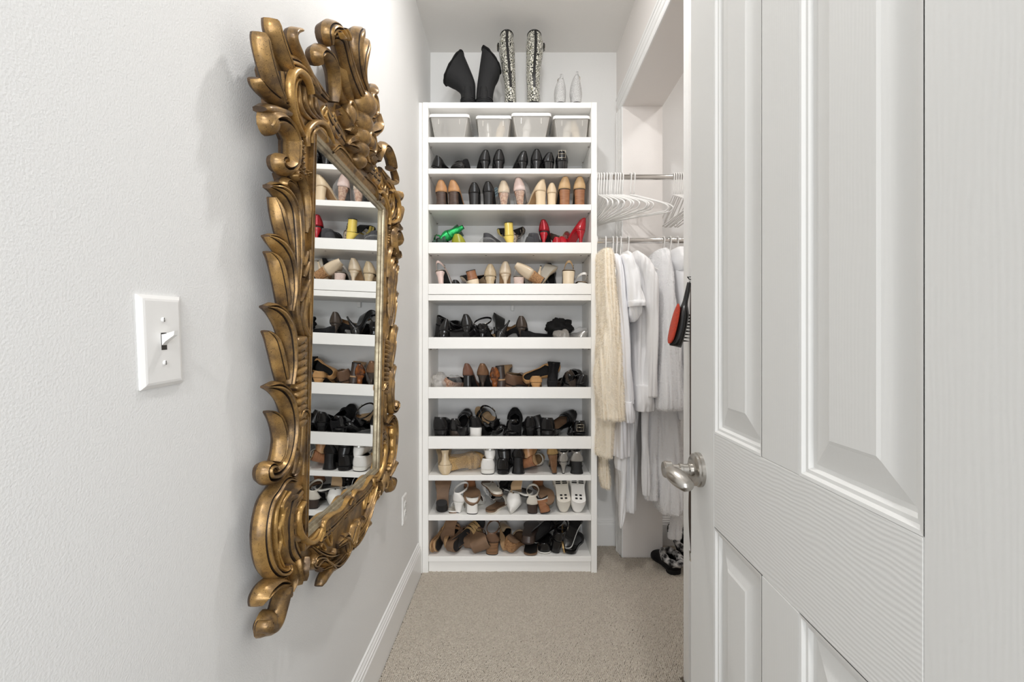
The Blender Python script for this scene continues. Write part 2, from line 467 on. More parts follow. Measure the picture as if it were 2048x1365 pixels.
# ------------------------------------------------------------------ carved gilt mirror
def gold_material(name, gold, brown, rough, thr):
    m = bpy.data.materials.new(name); m.use_nodes = True
    nt = m.node_tree; b = nt.nodes['Principled BSDF']
    tc = nt.nodes.new('ShaderNodeTexCoord')
    n1 = nt.nodes.new('ShaderNodeTexNoise'); n1.inputs['Scale'].default_value = 22; n1.inputs['Detail'].default_value = 6; n1.inputs['Roughness'].default_value = .65
    n2 = nt.nodes.new('ShaderNodeTexNoise'); n2.inputs['Scale'].default_value = 620; n2.inputs['Detail'].default_value = 2
    for n in (n1, n2): nt.links.new(tc.outputs['Object'], n.inputs['Vector'])
    r1 = nt.nodes.new('ShaderNodeValToRGB')
    r1.color_ramp.elements[0].position = thr; r1.color_ramp.elements[0].color = srgb(*brown)
    r1.color_ramp.elements[1].position = thr + .26; r1.color_ramp.elements[1].color = srgb(*gold)
    nt.links.new(n1.outputs['Fac'], r1.inputs['Fac'])
    r2 = nt.nodes.new('ShaderNodeValToRGB')
    r2.color_ramp.elements[0].position = .30; r2.color_ramp.elements[0].color = (1, 1, 1, 1)
    r2.color_ramp.elements[1].position = .37; r2.color_ramp.elements[1].color = (0, 0, 0, 1)
    nt.links.new(n2.outputs['Fac'], r2.inputs['Fac'])
    mx = nt.nodes.new('ShaderNodeMix'); mx.data_type = 'RGBA'
    nt.links.new(r2.outputs['Color'], mx.inputs[0]); nt.links.new(r1.outputs['Color'], mx.inputs[6])
    mx.inputs[7].default_value = srgb(48, 34, 22)
    nt.links.new(mx.outputs[2], b.inputs['Base Color'])
    b.inputs['Metallic'].default_value = .45; b.inputs['Roughness'].default_value = rough
    bp = nt.nodes.new('ShaderNodeBump'); bp.inputs['Strength'].default_value = .35; bp.inputs['Distance'].default_value = .0015
    nt.links.new(n1.outputs['Fac'], bp.inputs['Height']); nt.links.new(bp.outputs['Normal'], b.inputs['Normal'])
    return m
M_gold = gold_material('antique_gilt', (170, 134, 80), (100, 80, 58), .32, .37)
M_gilt_line = gold_material('bright_gilt', (190, 150, 86), (132, 102, 64), .30, .3)
M_groove = gold_material('stained_groove', (78, 62, 48), (48, 38, 30), .5, .4)
M_brown = gold_material('dark_gilt_ground', (112, 88, 64), (68, 54, 42), .45, .40)

MIR_ROT = Euler((0, .0222, 0))
MIR_LOC = Vector((-.4600, 1.273, 1.234))
MIR = Matrix.Translation(MIR_LOC) @ MIR_ROT.to_matrix().to_4x4()
_mi = MIR.inverted()
def MU(px, py, n=0.0):
    o = _mi @ Vector((0, 0, EYE)); q = _mi @ Vector(((px - CX) / F, 1, EYE - (py - CY) / F))
    d = q - o; t = (n - o.x) / d.x
    p = o + d * t
    return (p.y, p.z)
CROPS = {'A': (490, 20, 4.875), 'B': (600, 40, 4.875), 'C': (510, 280, 5.687), 'D': (510, 500, 5.25), 'E': (500, 740, 5.25), 'F': (500, 980, 4.403), 'G': (600, 900, 4.55)}
def CU(c, x, y, n=0.0):
    a, b, s = CROPS[c]
    return MU(a + x / s, b + y / s, n)

def sweep(mb, path, h=.02, base=-.006, fl=0, fdep=.3, rnd=.6, seg=7, m_top=0, m_side=1):
    """raised carved band. path: (u, v, width, lift); fl = number of ridges across, parted by stained grooves"""
    P = catmull([np.array(p, float) for p in path], seg)
    if fl < 1: A = [-1, -.8, -.45, 0, .45, .8, 1]; groove = []
    else:
        groove = [-1 + 2 * k / (fl + 1) for k in range(1, fl + 1)]
        A = [-1, -.88]
        gw = min(.13, .36 / (fl + 1))
        for g in groove: A += [g - gw * 1.9, g - gw, g, g + gw, g + gw * 1.9]
        A += [.88, 1]; A = sorted(set(round(a, 4) for a in A))
    na = len(A)
    wm = max(q[2] for q in path)
    rings = []; N = len(P)
    for i, p in enumerate(P):
        t = P[min(i + 1, N - 1)][:2] - P[max(i - 1, 0)][:2]
        t = t / (np.linalg.norm(t) + 1e-9); nn = np.array([-t[1], t[0]])
        w = max(p[2], .0006) * .5
        hh = h * min(1.0, (p[2] / wm) ** .5 + .12)
        ring = []
        for a in A:
            z = (max(0.0, 1 - abs(a) ** 2.4)) ** rnd
            for g in groove:
                e = math.exp(-((a - g) / gw) ** 2)
                z *= 1 - fdep * 1.25 * e
            ring.append((z * hh + p[3], *(p[:2] + nn * (a * w))))
        b0 = base + p[3] * .6
        ring.append((b0, p[0] + nn[0] * w * .62, p[1] + nn[1] * w * .62))
        ring.append((b0, p[0] - nn[0] * w * .62, p[1] - nn[1] * w * .62))
        rings.append(ring)
    n = len(rings[0]); o = len(mb.v)
    mb.v.extend([tuple(q) for r in rings for q in r])
    for i in range(N - 1):
        for j in range(n):
            k = (j + 1) % n
            mb.f.append((o + i * n + j, o + i * n + k, o + (i + 1) * n + k, o + (i + 1) * n + j))
            if j >= na - 1: m = m_side
            else:
                ac = .5 * (A[j] + A[j + 1])
                m = 3 if any(abs(ac - g) < gw * .9 for g in groove) else m_top
            mb.m.append(m)
    for i in (0, N - 1):
        mb.f.append(tuple(o + i * n + j for j in range(n))); mb.m.append(m_side)

def bulb(mb, u, v, r, h, base=.0, m=0, sx=1.0):
    rings = []
    for k in range(7):
        a = math.pi / 2 * k / 6
        rings.append([(base + h * math.sin(a), u + sx * r * math.cos(a) * math.cos(b) if k < 6 else u + 1e-5 * math.cos(b), v + (r * math.cos(a) if k < 6 else 1e-5) * math.sin(b)) for b in [2 * math.pi * j / 14 for j in range(14)]])
    rings.insert(0, [(base - .002, u + sx * r * .8 * math.cos(b), v + r * .8 * math.sin(b)) for b in [2 * math.pi * j / 14 for j in range(14)]])
    mb.loft(rings, mi=m)

def mirror():
    root = thing('wall_mirror', 'tall mirror in an ornate carved antique gold frame on the white wall', 'mirror', MIR_LOC, MIR_ROT)
    gold3 = [M_gold, M_brown, M_gilt_line, M_groove]
    def both(name, mb, mats=gold3, smooth_=True, angle=62):
        me = mb.mesh(name, mats, smooth_, True, angle)
        link(name, me, root)
        mb2 = MB(); mb2.v = [(x, -y, z) for x, y, z in mb.v]; mb2.f = [f[::-1] for f in mb.f]; mb2.m = mb.m
        link(name, mb2.mesh(name, mats, smooth_, True, angle), root)
    def band(name, c, pts, h=20, single=False, **kw):
        """pts in crop pixels: (x, y, width mm, lift mm) ; crop letter may be given per point"""
        path = []; wm = max(q[3 if isinstance(q[0], str) else 2] for q in pts)
        for p in pts:
            cc = c
            if isinstance(p[0], str): cc, p = p[0], p[1:]
            lift = (p[3] if len(p) > 3 else 0) / 1000
            u, v = CU(cc, p[0], p[1], lift + h / 1000 * .35 * min(1, (p[2] / wm) ** .5))
            path.append((u, v, p[2] / 1000, lift))
        mb = MB(); sweep(mb, path, h=h / 1000, **kw)
        if single: link(name, mb.mesh(name, gold3, True, True, 62), root)
        else: both(name, mb)
    GU, GV0, GV1 = .258, -.453, .425
    # glass
    mb = MB(); mb.box(-.006, 0, -GU, GU, GV0, GV1)
    M_mir = mat('mirror_silver', (236, 238, 238), .0, 1.0)
    mb.build('glass', M_mir, root)
    # inner mouldings, mitred
    prof = [(0, -.002), (0, .004), (.006, .006), (.007, .010), (.015, .013), (.016, .009), (.022, .010), (.030, .016), (.036, .016), (.036, -.010)]
    M_silverline = gold_material('worn_silver_gilt', (172, 160, 134), (112, 98, 76), .3, .3)
    cs = [(-GU, GV0), (GU, GV0), (GU, GV1), (-GU, GV1)]
    sg = [(-1, -1), (1, -1), (1, 1), (-1, 1)]
    for i in range(4):
        a, b = cs[i], cs[(i + 1) % 4]; sa, sb = sg[i], sg[(i + 1) % 4]
        mb = MB()
        rings = [[(n, c[0] + s_[0] * (o - .004), c[1] + s_[1] * (o - .004)) for o, n in prof] for c, s_ in ((a, sa), (b, sb))]
        mb.loft(rings); mb.m = [1 if k < 4 else 0 for k in range(len(mb.m))]
        mb.build('inner_moulding', [M_gold, M_silverline], root, False)
    # ground board of the carving
    outer = [(712, 150), (690, 150), (676, 180), (664, 215), (645, 200), (632, 165), (620, 185), (604, 160), (588, 125), (563, 115), (545, 105), (535, 140), (548, 200), (548, 225), (566, 245), (580, 280), (580, 330), (568, 348), (580, 390), (593, 450), (592, 600), (588, 700), (583, 800), (588, 900), (572, 950), (548, 990), (532, 1050), (533, 1110), (548, 1150), (575, 1160), (600, 1148), (622, 1140), (645, 1142), (668, 1118), (690, 1092), (712, 1070)]
    out2 = [MU(x, y, .004) for x, y in outer]
    out2[0] = (0, out2[0][1]); out2[-1] = (0, out2[-1][1])
    poly = out2 + [(0, GV0 - .004), (-GU - .004, GV0 - .004), (-GU - .004, GV1 + .004), (0, GV1 + .004)]
    from mathutils.geometry import tessellate_polygon
    tri = tessellate_polygon([[Vector((p[0], p[1], 0)) for p in poly]])
    n = len(poly); mb = MB()
    vs = [(.006, p[0], p[1]) for p in poly] + [(-.020, p[0], p[1]) for p in poly]
    mb.add(vs, [tuple(t) for t in tri], 0)
    mb.add(vs, [tuple(i + n for i in t)[::-1] for t in tri], 1)
    mb.add(vs, [(i, (i + 1) % n, (i + 1) % n + n, i + n) for i in range(n)], 1)
    both('ground_board', mb, smooth_=False)
    # ---- near top corner: flame lobes and C rim
    band('acanthus_lobe', 'A', [(330, 900, 24), (275, 740, 34), (220, 570, 36), (175, 400, 34), (148, 290, 28), (128, 222, 15)], 25, fl=1, fdep=.22)
    band('acanthus_lobe', 'A', [(440, 660, 28), (375, 480, 34, 3), (320, 330, 35, 4), (275, 195, 32, 4), (248, 95, 20, 3)], 25, fl=1, fdep=.22)
    band('acanthus_lobe', 'A', [(700, 800, 20), (620, 640, 20, 5), (540, 480, 18, 6), (475, 340, 15, 7), (455, 255, 14, 8), (475, 205, 14, 8), (525, 195, 10, 6)], 20)
    band('acanthus_lobe', 'A', [(420, 960, 18), (300, 870, 25), (200, 790, 26), (125, 715, 22), (85, 662, 9)], 22, fl=1, fdep=.25)
    band('acanthus_lobe', 'A', [(390, 1010, 16), (290, 985, 22), (200, 970, 20), (140, 965, 10)], 24)
    band('acanthus_body', 'A', [(350, 440, 20, 2), (420, 530, 40, 4), (510, 570, 46, 4), (610, 650, 42, 4), (700, 770, 36, 3), (780, 860, 24, 2)], 18, fl=3, fdep=.35)
    band('acanthus_body', 'A', [(330, 600, 60), (370, 780, 80), (420, 960, 64), (480, 1110, 30)], 18, fl=3, fdep=.3)
    band('scroll_rim', 'A', [(555, 1225, 9, 6), (490, 1090, 12, 10), (450, 930, 14, 15), (438, 780, 15, 18), (455, 650, 15, 19), (510, 595, 15, 19), (575, 630, 15, 18), (620, 715, 14, 15), (640, 815, 12, 12)], 14, m_top=2)
    band('scroll_rim', 'A', [(575, 1190, 7, 3), (515, 1060, 9, 4), (480, 920, 10, 5), (470, 780, 10, 6), (490, 690, 10, 6), (540, 670, 9, 6), (590, 720, 8, 5)], 12, m_top=2)
    for p in ([(505, 740), (520, 900), (565, 1010), (650, 1095)], [(560, 720), (570, 880), (620, 1000), (700, 1080)], [(620, 800), (630, 930), (680, 1030), (745, 1080)], [(670, 850), (690, 960), (725, 1040), (770, 1085)]):
        band('shell_flute', 'A', [(x, y, w, 3) for (x, y), w in zip(p, (6, 11, 12, 7))], 12)
    def slot(c, pts, w=7):
        ps = [(x, y, w, 4) for x, y in pts]; ps.append(ps[0])
        band('slot_rim', c, ps, 9, m_top=2)
    slot('A', [(765, 945), (735, 990), (745, 1060), (790, 1130), (800, 1080), (770, 1030), (785, 970)])
    slot('A', [(850, 1000), (838, 1080), (860, 1180), (895, 1245), (908, 1210), (880, 1130), (868, 1040)])
    band('corner_rim', 'A', [(600, 1330, 10, 8), (596, 1230, 13, 9), (620, 1160, 14, 10), (690, 1100, 14, 10), (770, 1110, 14, 10), (815, 1190, 12, 9), (850, 1300, 10, 8)], 13, m_top=2)
    band('corner_rim', 'A', [(640, 1300, 8, 5), (645, 1210, 11, 6), (700, 1150, 12, 6), (760, 1190, 11, 6), (790, 1290, 8, 5)], 12, m_top=2)
    # big scroll under the lobes, ending in a spiral
    band('volute', 'A', [(205, 1140, 20, 4), (250, 1075, 34, 6), (340, 1075, 40, 6), (420, 1150, 42, 5), (465, 1270, 42, 4), ('C', 430, 110, 42, 4), ('C', 425, 200, 40, 5), ('C', 400, 290, 34, 6), ('C', 330, 330, 28, 8), ('C', 262, 290, 24, 9), ('C', 252, 225, 20, 10), ('C', 300, 200, 15, 12), ('C', 335, 240, 9, 13)], 26, fl=1, fdep=.4)
    mb = MB(); u, v = CU('A', 240, 1105, .012); bulb(mb, u, v, .022, .030); both('boss', mb)
    # blossom chain
    for (x, y, r) in ((530, 20, 10), (548, 70, 9), (535, 115, 10), (560, 150, 7), (545, 205, 9), (552, 262, 9), (560, 322, 10), (570, 390, 9), (630, 375, 6)):
        u, v = CU('C', x, y, .012); mb = MB(); bulb(mb, u, v, r / 1000 * .55, .016)
        for k in range(5):
            a = k * 1.2566; bulb(mb, u + r / 1000 * .8 * math.cos(a), v + r / 1000 * .8 * math.sin(a), r / 1000 * .45, .011)
        both('blossom', mb)
    # ---- long leaves down the side rail
    band('acanthus_leaf', 'C', [(150, 528, 8, 2), (255, 560, 30, 3), (350, 660, 44, 5), (405, 800, 48, 6), (425, 1000, 46, 6), (430, 1200, 40, 5), ('D', 395, 250, 32, 4), ('D', 390, 480, 22, 2)], 26, fl=3, fdep=.42)
    band('acanthus_leaf', 'C', [(192, 650, 6), (240, 770, 24), (290, 920, 34, 2), (335, 1100, 34, 2), (375, 1300, 24, 2)], 22, fl=2, fdep=.42)
    band('curled_stem', 'C', [(345, 535, 8, 10), (318, 505, 11, 10), (345, 465, 14, 10), (410, 505, 16, 9), (465, 620, 17, 8), (495, 800, 18, 7), (505, 1050, 17, 6), (500, 1340, 14, 5), ('D', 430, 400, 12, 4), ('D', 425, 640, 9, 3)], 16, fl=1, fdep=.4)
    band('curled_stem', 'C', [(495, 430, 8, 12), (465, 440, 12, 12), (440, 405, 14, 12), (465, 370, 15, 11), (520, 430, 16, 9), (565, 580, 17, 8), (585, 760, 18, 7), (575, 920, 16, 6), (555, 1055, 10, 5)], 16, fl=1, fdep=.4)
    band('acanthus_leaf', 'C', [(122, 1092, 5), (200, 1130, 24, 2), (290, 1210, 36, 4), (360, 1330, 40, 5), ('D', 365, 260, 36, 4), ('D', 365, 440, 30, 3), ('D', 345, 640, 18, 1)], 24, fl=2, fdep=.42)
    band('acanthus_leaf', 'D', [(130, 22, 5), (195, 90, 22), (250, 220, 32, 2), (285, 400, 32, 2), (300, 580, 22, 1)], 22, fl=2, fdep=.42)
    band('acanthus_leaf', 'D', [(95, 598, 5, 1), (190, 625, 28, 2), (280, 720, 42, 4), (335, 850, 46, 5), (360, 1040, 44, 5), (355, 1240, 34, 3), ('E', 390, 150, 26, 2)], 26, fl=2, fdep=.38)
    band('acanthus_leaf', 'D', [(110, 855, 5), (170, 920, 20), (225, 1050, 30, 2), (265, 1220, 30, 2), (285, 1360, 22, 1)], 22, fl=2, fdep=.42)
    for p, w in (([(440, 20), (430, 300), (425, 560), (450, 800), (480, 900)], 12), ([(530, 20), (505, 120), (490, 165)], 14), ([(545, 130), (510, 240), (490, 285)], 14), ([(550, 300), (510, 420), (450, 545)], 11), ([(480, 520), (470, 700), (500, 840), (545, 915)], 13), ([(530, 420), (510, 640), (520, 820), (550, 900)], 12), ([(555, 0), (555, 400), (545, 850)], 10)):
        band('reed_stem', 'D', [(x, y, w * (.55 if i in (0, len(p) - 1) else 1), 4) for i, (x, y) in enumerate(p)], 14)
    # gadrooned section
    for k in range(12):
        y = 955 + k * 79
        band('gadroon', 'D', [(392, y + 42, 10, 2), (430, y + 16, 22, 4), (470, y - 8, 22, 4), (505, y - 38, 9, 2)], 18, seg=4)
    band('rail_fillet', 'D', [(520, 930, 12, 2), (522, 1150, 12, 2), (520, 1360, 12, 2), ('E', 570, 250, 12, 2), ('E', 560, 700, 12, 2), ('E', 552, 1100, 12, 2)], 12)
    band('knot_leaf', 'E', [(590, 490, 10, 4), (560, 420, 20, 6), (510, 450, 20, 6), (470, 550, 10, 3)], 18, fl=2)
    for p, w in (([(480, 580), (490, 750), (470, 900), (430, 1090)], 14), ([(530, 540), (530, 760), (510, 960), (450, 1110)], 14), ([(450, 800), (500, 930), (490, 1040), (440, 1120)], 9)):
        band('reed_stem', 'E', [(x, y, w * (.6 if i in (0, len(p) - 1) else 1), 3) for i, (x, y) in enumerate(p)], 14)
    band('volute_leaf', 'E', [(158, 182, 5), (270, 190, 28, 3), (360, 270, 38, 5), (415, 420, 40, 6), (430, 620, 38, 6), (400, 840, 36, 6), (340, 1010, 34, 6), (250, 1110, 32, 7), (165, 1120, 30, 8), (150, 1050, 26, 9), (205, 1015, 20, 11), (250, 1050, 12, 12)], 25, fl=2, fdep=.4)
    band('acanthus_leaf', 'E', [(185, 440, 5), (255, 490, 22, 1), (305, 590, 30, 3), (325, 720, 30, 4), (305, 860, 26, 4), (260, 970, 16, 3)], 22, fl=1, fdep=.4)
    # ---- lower corner
    band('lower_scroll', 'E', [(450, 1170, 10, 6), (380, 1150, 18, 7), (310, 1190, 24, 7), (240, 1300, 30, 6), ('F', 150, 120, 34, 5), ('F', 115, 280, 36, 5), ('F', 108, 450, 36, 5), ('F', 135, 620, 34, 5), ('F', 190, 720, 28, 6), ('F', 260, 750, 22, 7), ('F', 320, 715, 16, 8), ('F', 325, 660, 10, 9)], 24, fl=2, fdep=.35)
    band('scroll_rim', 'F', [(280, 10, 8, 8), (215, 150, 9, 9), (195, 300, 9, 9), (195, 450, 9, 9), (205, 580, 9, 9), (235, 680, 8, 9), (285, 715, 6, 9)], 16, m_top=2)
    band('scroll_rim', 'F', [(320, 20, 7, 8), (255, 130, 9, 9), (262, 220, 8, 9), (228, 340, 9, 9), (240, 450, 8, 9), (220, 560, 9, 9), (265, 680, 6, 8)], 16, m_top=2)
    band('shell_web', 'F', [(440, 20, 40, 2), (370, 120, 60, 3), (345, 260, 64, 3), (345, 400, 64, 3), (360, 540, 60, 3), (420, 640, 40, 2)], 14, fl=2, fdep=.5)
    slot('F', [(335, 130), (300, 180), (278, 280), (275, 400), (298, 500), (312, 430), (305, 300), (325, 200)])
    for yy in (80, 200, 330, 440):
        band('shell_flute', 'F', [(330, yy + 20, 8, 5), (380, yy - 15, 18, 7), (430, yy - 5, 16, 6), (455, yy - 25, 8, 4)], 9, seg=4)
    band('corner_rim', 'F', [(470, 110, 8, 8), (430, 180, 12, 9), (422, 290, 13, 10), (450, 400, 14, 10), (520, 465, 14, 10), (580, 440, 13, 9), (622, 345, 8, 8)], 14, m_top=2)
    band('corner_rim', 'F', [(500, 440, 7, 5), (545, 425, 10, 6), (590, 350, 7, 5)], 12, m_top=2)
    band('acanthus_lobe', 'F', [(300, 830, 16, 4), (220, 825, 30, 5), (140, 880, 34, 4), (80, 950, 26, 2), (48, 1020, 10)], 30, fl=1, fdep=.3)
    band('tail_scroll', 'F', [(300, 860, 26, 2), (275, 960, 36, 2), (245, 1070, 36, 2), (215, 1160, 34, 2), (165, 1220, 30, 3), (120, 1200, 26, 4), (130, 1150, 16, 6)], 28)
    mb = MB(); u, v = CU('F', 150, 1180, .012); bulb(mb, u, v, .024, .030); both('boss', mb)
    for p, w in (([(250, 720), (300, 830), (330, 940)], 24), ([(340, 660), (370, 780), (340, 900)], 20), ([(400, 610), (410, 720), (420, 830)], 20), ([(480, 590), (470, 700), (460, 800)], 18)):
        band('leaflet', 'F', [(x, y, w * (1.0 if i == 1 else .5), 3) for i, (x, y) in enumerate(p)], 20, fl=1, fdep=.3)
    band('wave_scroll', 'F', [(550, 570, 7, 4), (530, 640, 14, 6), (560, 680, 16, 7), (620, 620, 17, 7), (690, 650, 17, 7), (730, 700, 12, 5)], 18, fl=2, fdep=.4, m_top=0)
    band('wave_scroll', 'F', [(520, 500, 10, 3), (600, 560, 20, 5), (690, 590, 20, 5), (760, 570, 12, 3)], 16, fl=2, fdep=.4)
    band('pendant', 'F', [(605, 850, 10), (635, 790, 26, 0), (690, 710, 30, 0), (740, 660, 16, 0)], 20)
    # bottom rail, towards the centre
    band('bottom_shell', 'G', [(70, 830, 30, 1), (200, 760, 50, 2), (300, 680, 44, 2), (400, 570, 40, 2), (480, 500, 40, 2)], 14, fl=3, fdep=.45)
    band('scroll_rim', 'G', [(160, 840, 8, 6), (200, 760, 10, 8), (205, 670, 10, 8), (265, 600, 10, 8), (340, 560, 9, 8), (380, 520, 9, 8), (440, 430, 9, 8), (480, 460, 7, 6)], 14, m_top=2)
    slot('G', [(255, 700), (235, 760), (245, 830), (275, 870), (280, 800), (270, 740)])
    slot('G', [(150, 880), (140, 915), (165, 950), (175, 920)], 5); slot('G', [(190, 850), (185, 890), (215, 920), (220, 890)], 5)
    band('shell_fan', 'G', [(370, 800, 16, 4), (410, 850, 44, 6), (420, 930, 40, 4), (370, 1010, 16, 1)], 20, fl=4, fdep=.4)
    band('shell_fan', 'G', [(540, 640, 16, 3), (500, 720, 44, 5), (470, 810, 40, 4), (440, 880, 14, 1)], 20, fl=3, fdep=.4)
    band('bottom_scroll', 'G', [(90, 1080, 12, 4), (130, 1000, 20, 6), (200, 990, 22, 6), (260, 1050, 20, 5), (330, 1010, 16, 5), (400, 930, 12, 4)], 18, fl=2, fdep=.4)
    band('bottom_scroll', 'G', [(420, 900, 10, 4), (500, 860, 18, 6), (560, 770, 20, 6), (600, 660, 18, 6), (640, 560, 12, 4)], 18, fl=2, fdep=.4)
    band('bottom_scroll', 'G', [(300, 900, 10, 3), (290, 960, 18, 4), (240, 980, 14, 4)], 14, fl=1, fdep=.35)
    band('top_scroll', 'B', [(300, 1290, 10, 4), (360, 1240, 18, 6), (420, 1290, 18, 6), (480, 1380, 12, 4)], 16, fl=2, fdep=.4)
    # ---- crest
    band('crest_curl', 'B', [(320, 800, 16, 2), (330, 640, 26, 6), (318, 480, 30, 10), (275, 360, 32, 14), (205, 305, 30, 16), (155, 345, 24, 16), (172, 425, 14, 14)], 26, fl=1, fdep=.2)
    band('crest_leaf', 'B', [(365, 240, 8, 8), (380, 380, 24, 10), (415, 540, 32, 10), (455, 700, 30, 8), (480, 845, 12, 5)], 24, fl=1, fdep=.45)
    band('crest_leaf', 'B', [(310, 520, 8, 6), (345, 640, 18, 7), (390, 740, 24, 7), (460, 840, 14, 5)], 20, fl=1, fdep=.4)
    band('crest_leaf', 'B', [(355, 850, 14, 3), (420, 940, 32, 6), (470, 1020, 34, 6), (450, 1085, 16, 3)], 24, fl=1, fdep=.4)
    band('crest_leaf', 'B', [(230, 840, 26, 1), (280, 960, 50, 2), (350, 1060, 50, 2), (420, 1180, 30, 1)], 14, fl=2, fdep=.35)
    slot('B', [(235, 850), (205, 890), (215, 960), (255, 1025), (262, 980), (240, 930), (250, 880)])
    slot('B', [(318, 905), (305, 980), (325, 1080), (362, 1145), (372, 1110), (345, 1030), (335, 950)])
    for r0, off in ((64, 0), (46, 6), (28, 12)):
        band('shell_scroll', 'B', [(440, 1225 - r0 * .2, 8, 4), (480, 1210 - r0, 11, 6), (540, 1200 - r0 * .9, 12, 7), (585, 1250 - r0 * .5, 12, 7), (585 - off, 1330, 10, 6), (560 - off, 1400, 7, 3)], 16)
    band('crest_shell', 'B', [(620, 1230, 24, 4), (680, 1290, 30, 4), (720, 1390, 20, 2)], 18, fl=2)
    # crown of the crest: plumes to each side of a stem of bulbs on the centre line
    band('crest_plume', 'B', [(620, 820, 26, 6), (575, 720, 46, 12), (510, 560, 54, 18), (455, 400, 54, 22), (420, 260, 52, 26), (380, 145, 50, 28), (315, 105, 44, 28), (270, 140, 36, 26), (275, 225, 20, 20)], 28, fl=4, fdep=.28, single=True)
    band('crest_plume', 'B', [(640, 720, 26, 10), (580, 560, 40, 18), (552, 400, 46, 22), (548, 260, 48, 26), (560, 160, 42, 28), (590, 95, 16, 24)], 28, fl=3, fdep=.3, single=True)
    for p in ([(385, 115), (408, 160), (432, 178)], [(408, 88), (438, 140), (455, 190)], [(436, 84), (466, 140), (482, 196)]):
        band('plume_vein', 'B', [(x, y, w, 58) for (x, y), w in zip(p, (5, 10, 5))], 12, seg=3, base=.03, m_top=2, single=True)
    for (v, r, h) in ((.645, .046, .058), (.595, .038, .05), (.555, .032, .046), (.520, .028, .042), (.487, .024, .036)):
        mb = MB(); bulb(mb, 0, v, r, h, sx=1.15); link('crest_boss', mb.mesh('crest_boss', gold3, True, True, 62), root)
    band('crest_plume', 'B', [(640, 760, 24, 8), (610, 640, 36, 14), (600, 500, 42, 20), (612, 380, 44, 22), (634, 270, 34, 22), (640, 200, 14, 18)], 24, fl=2, fdep=.3, single=True)
    for (u, v, r) in ((-.10, .70, .03), (-.085, .575, .032)):
        mb = MB(); bulb(mb, u, v, r, .034)
        sweep(mb, [(u + r * .95 * math.cos(a), v + r * .95 * math.sin(a), .012, .010) for a in [i * .7 for i in range(9)]], h=.02, seg=3)
        both('rosette', mb)
    for (u0, v0, du, dv) in ((-.085, .72, -.03, .05), (-.06, .64, -.045, .02), (-.05, .54, -.05, .012), (-.03, .50, -.06, -.008)):
        mb = MB(); sweep(mb, [(u0, v0, .010, .004), (u0 + du * .5, v0 + dv * .4, .026, .010), (u0 + du, v0 + dv, .006, .004)], h=.024, fl=1, fdep=.35); both('crest_leaf', mb)
mirror()
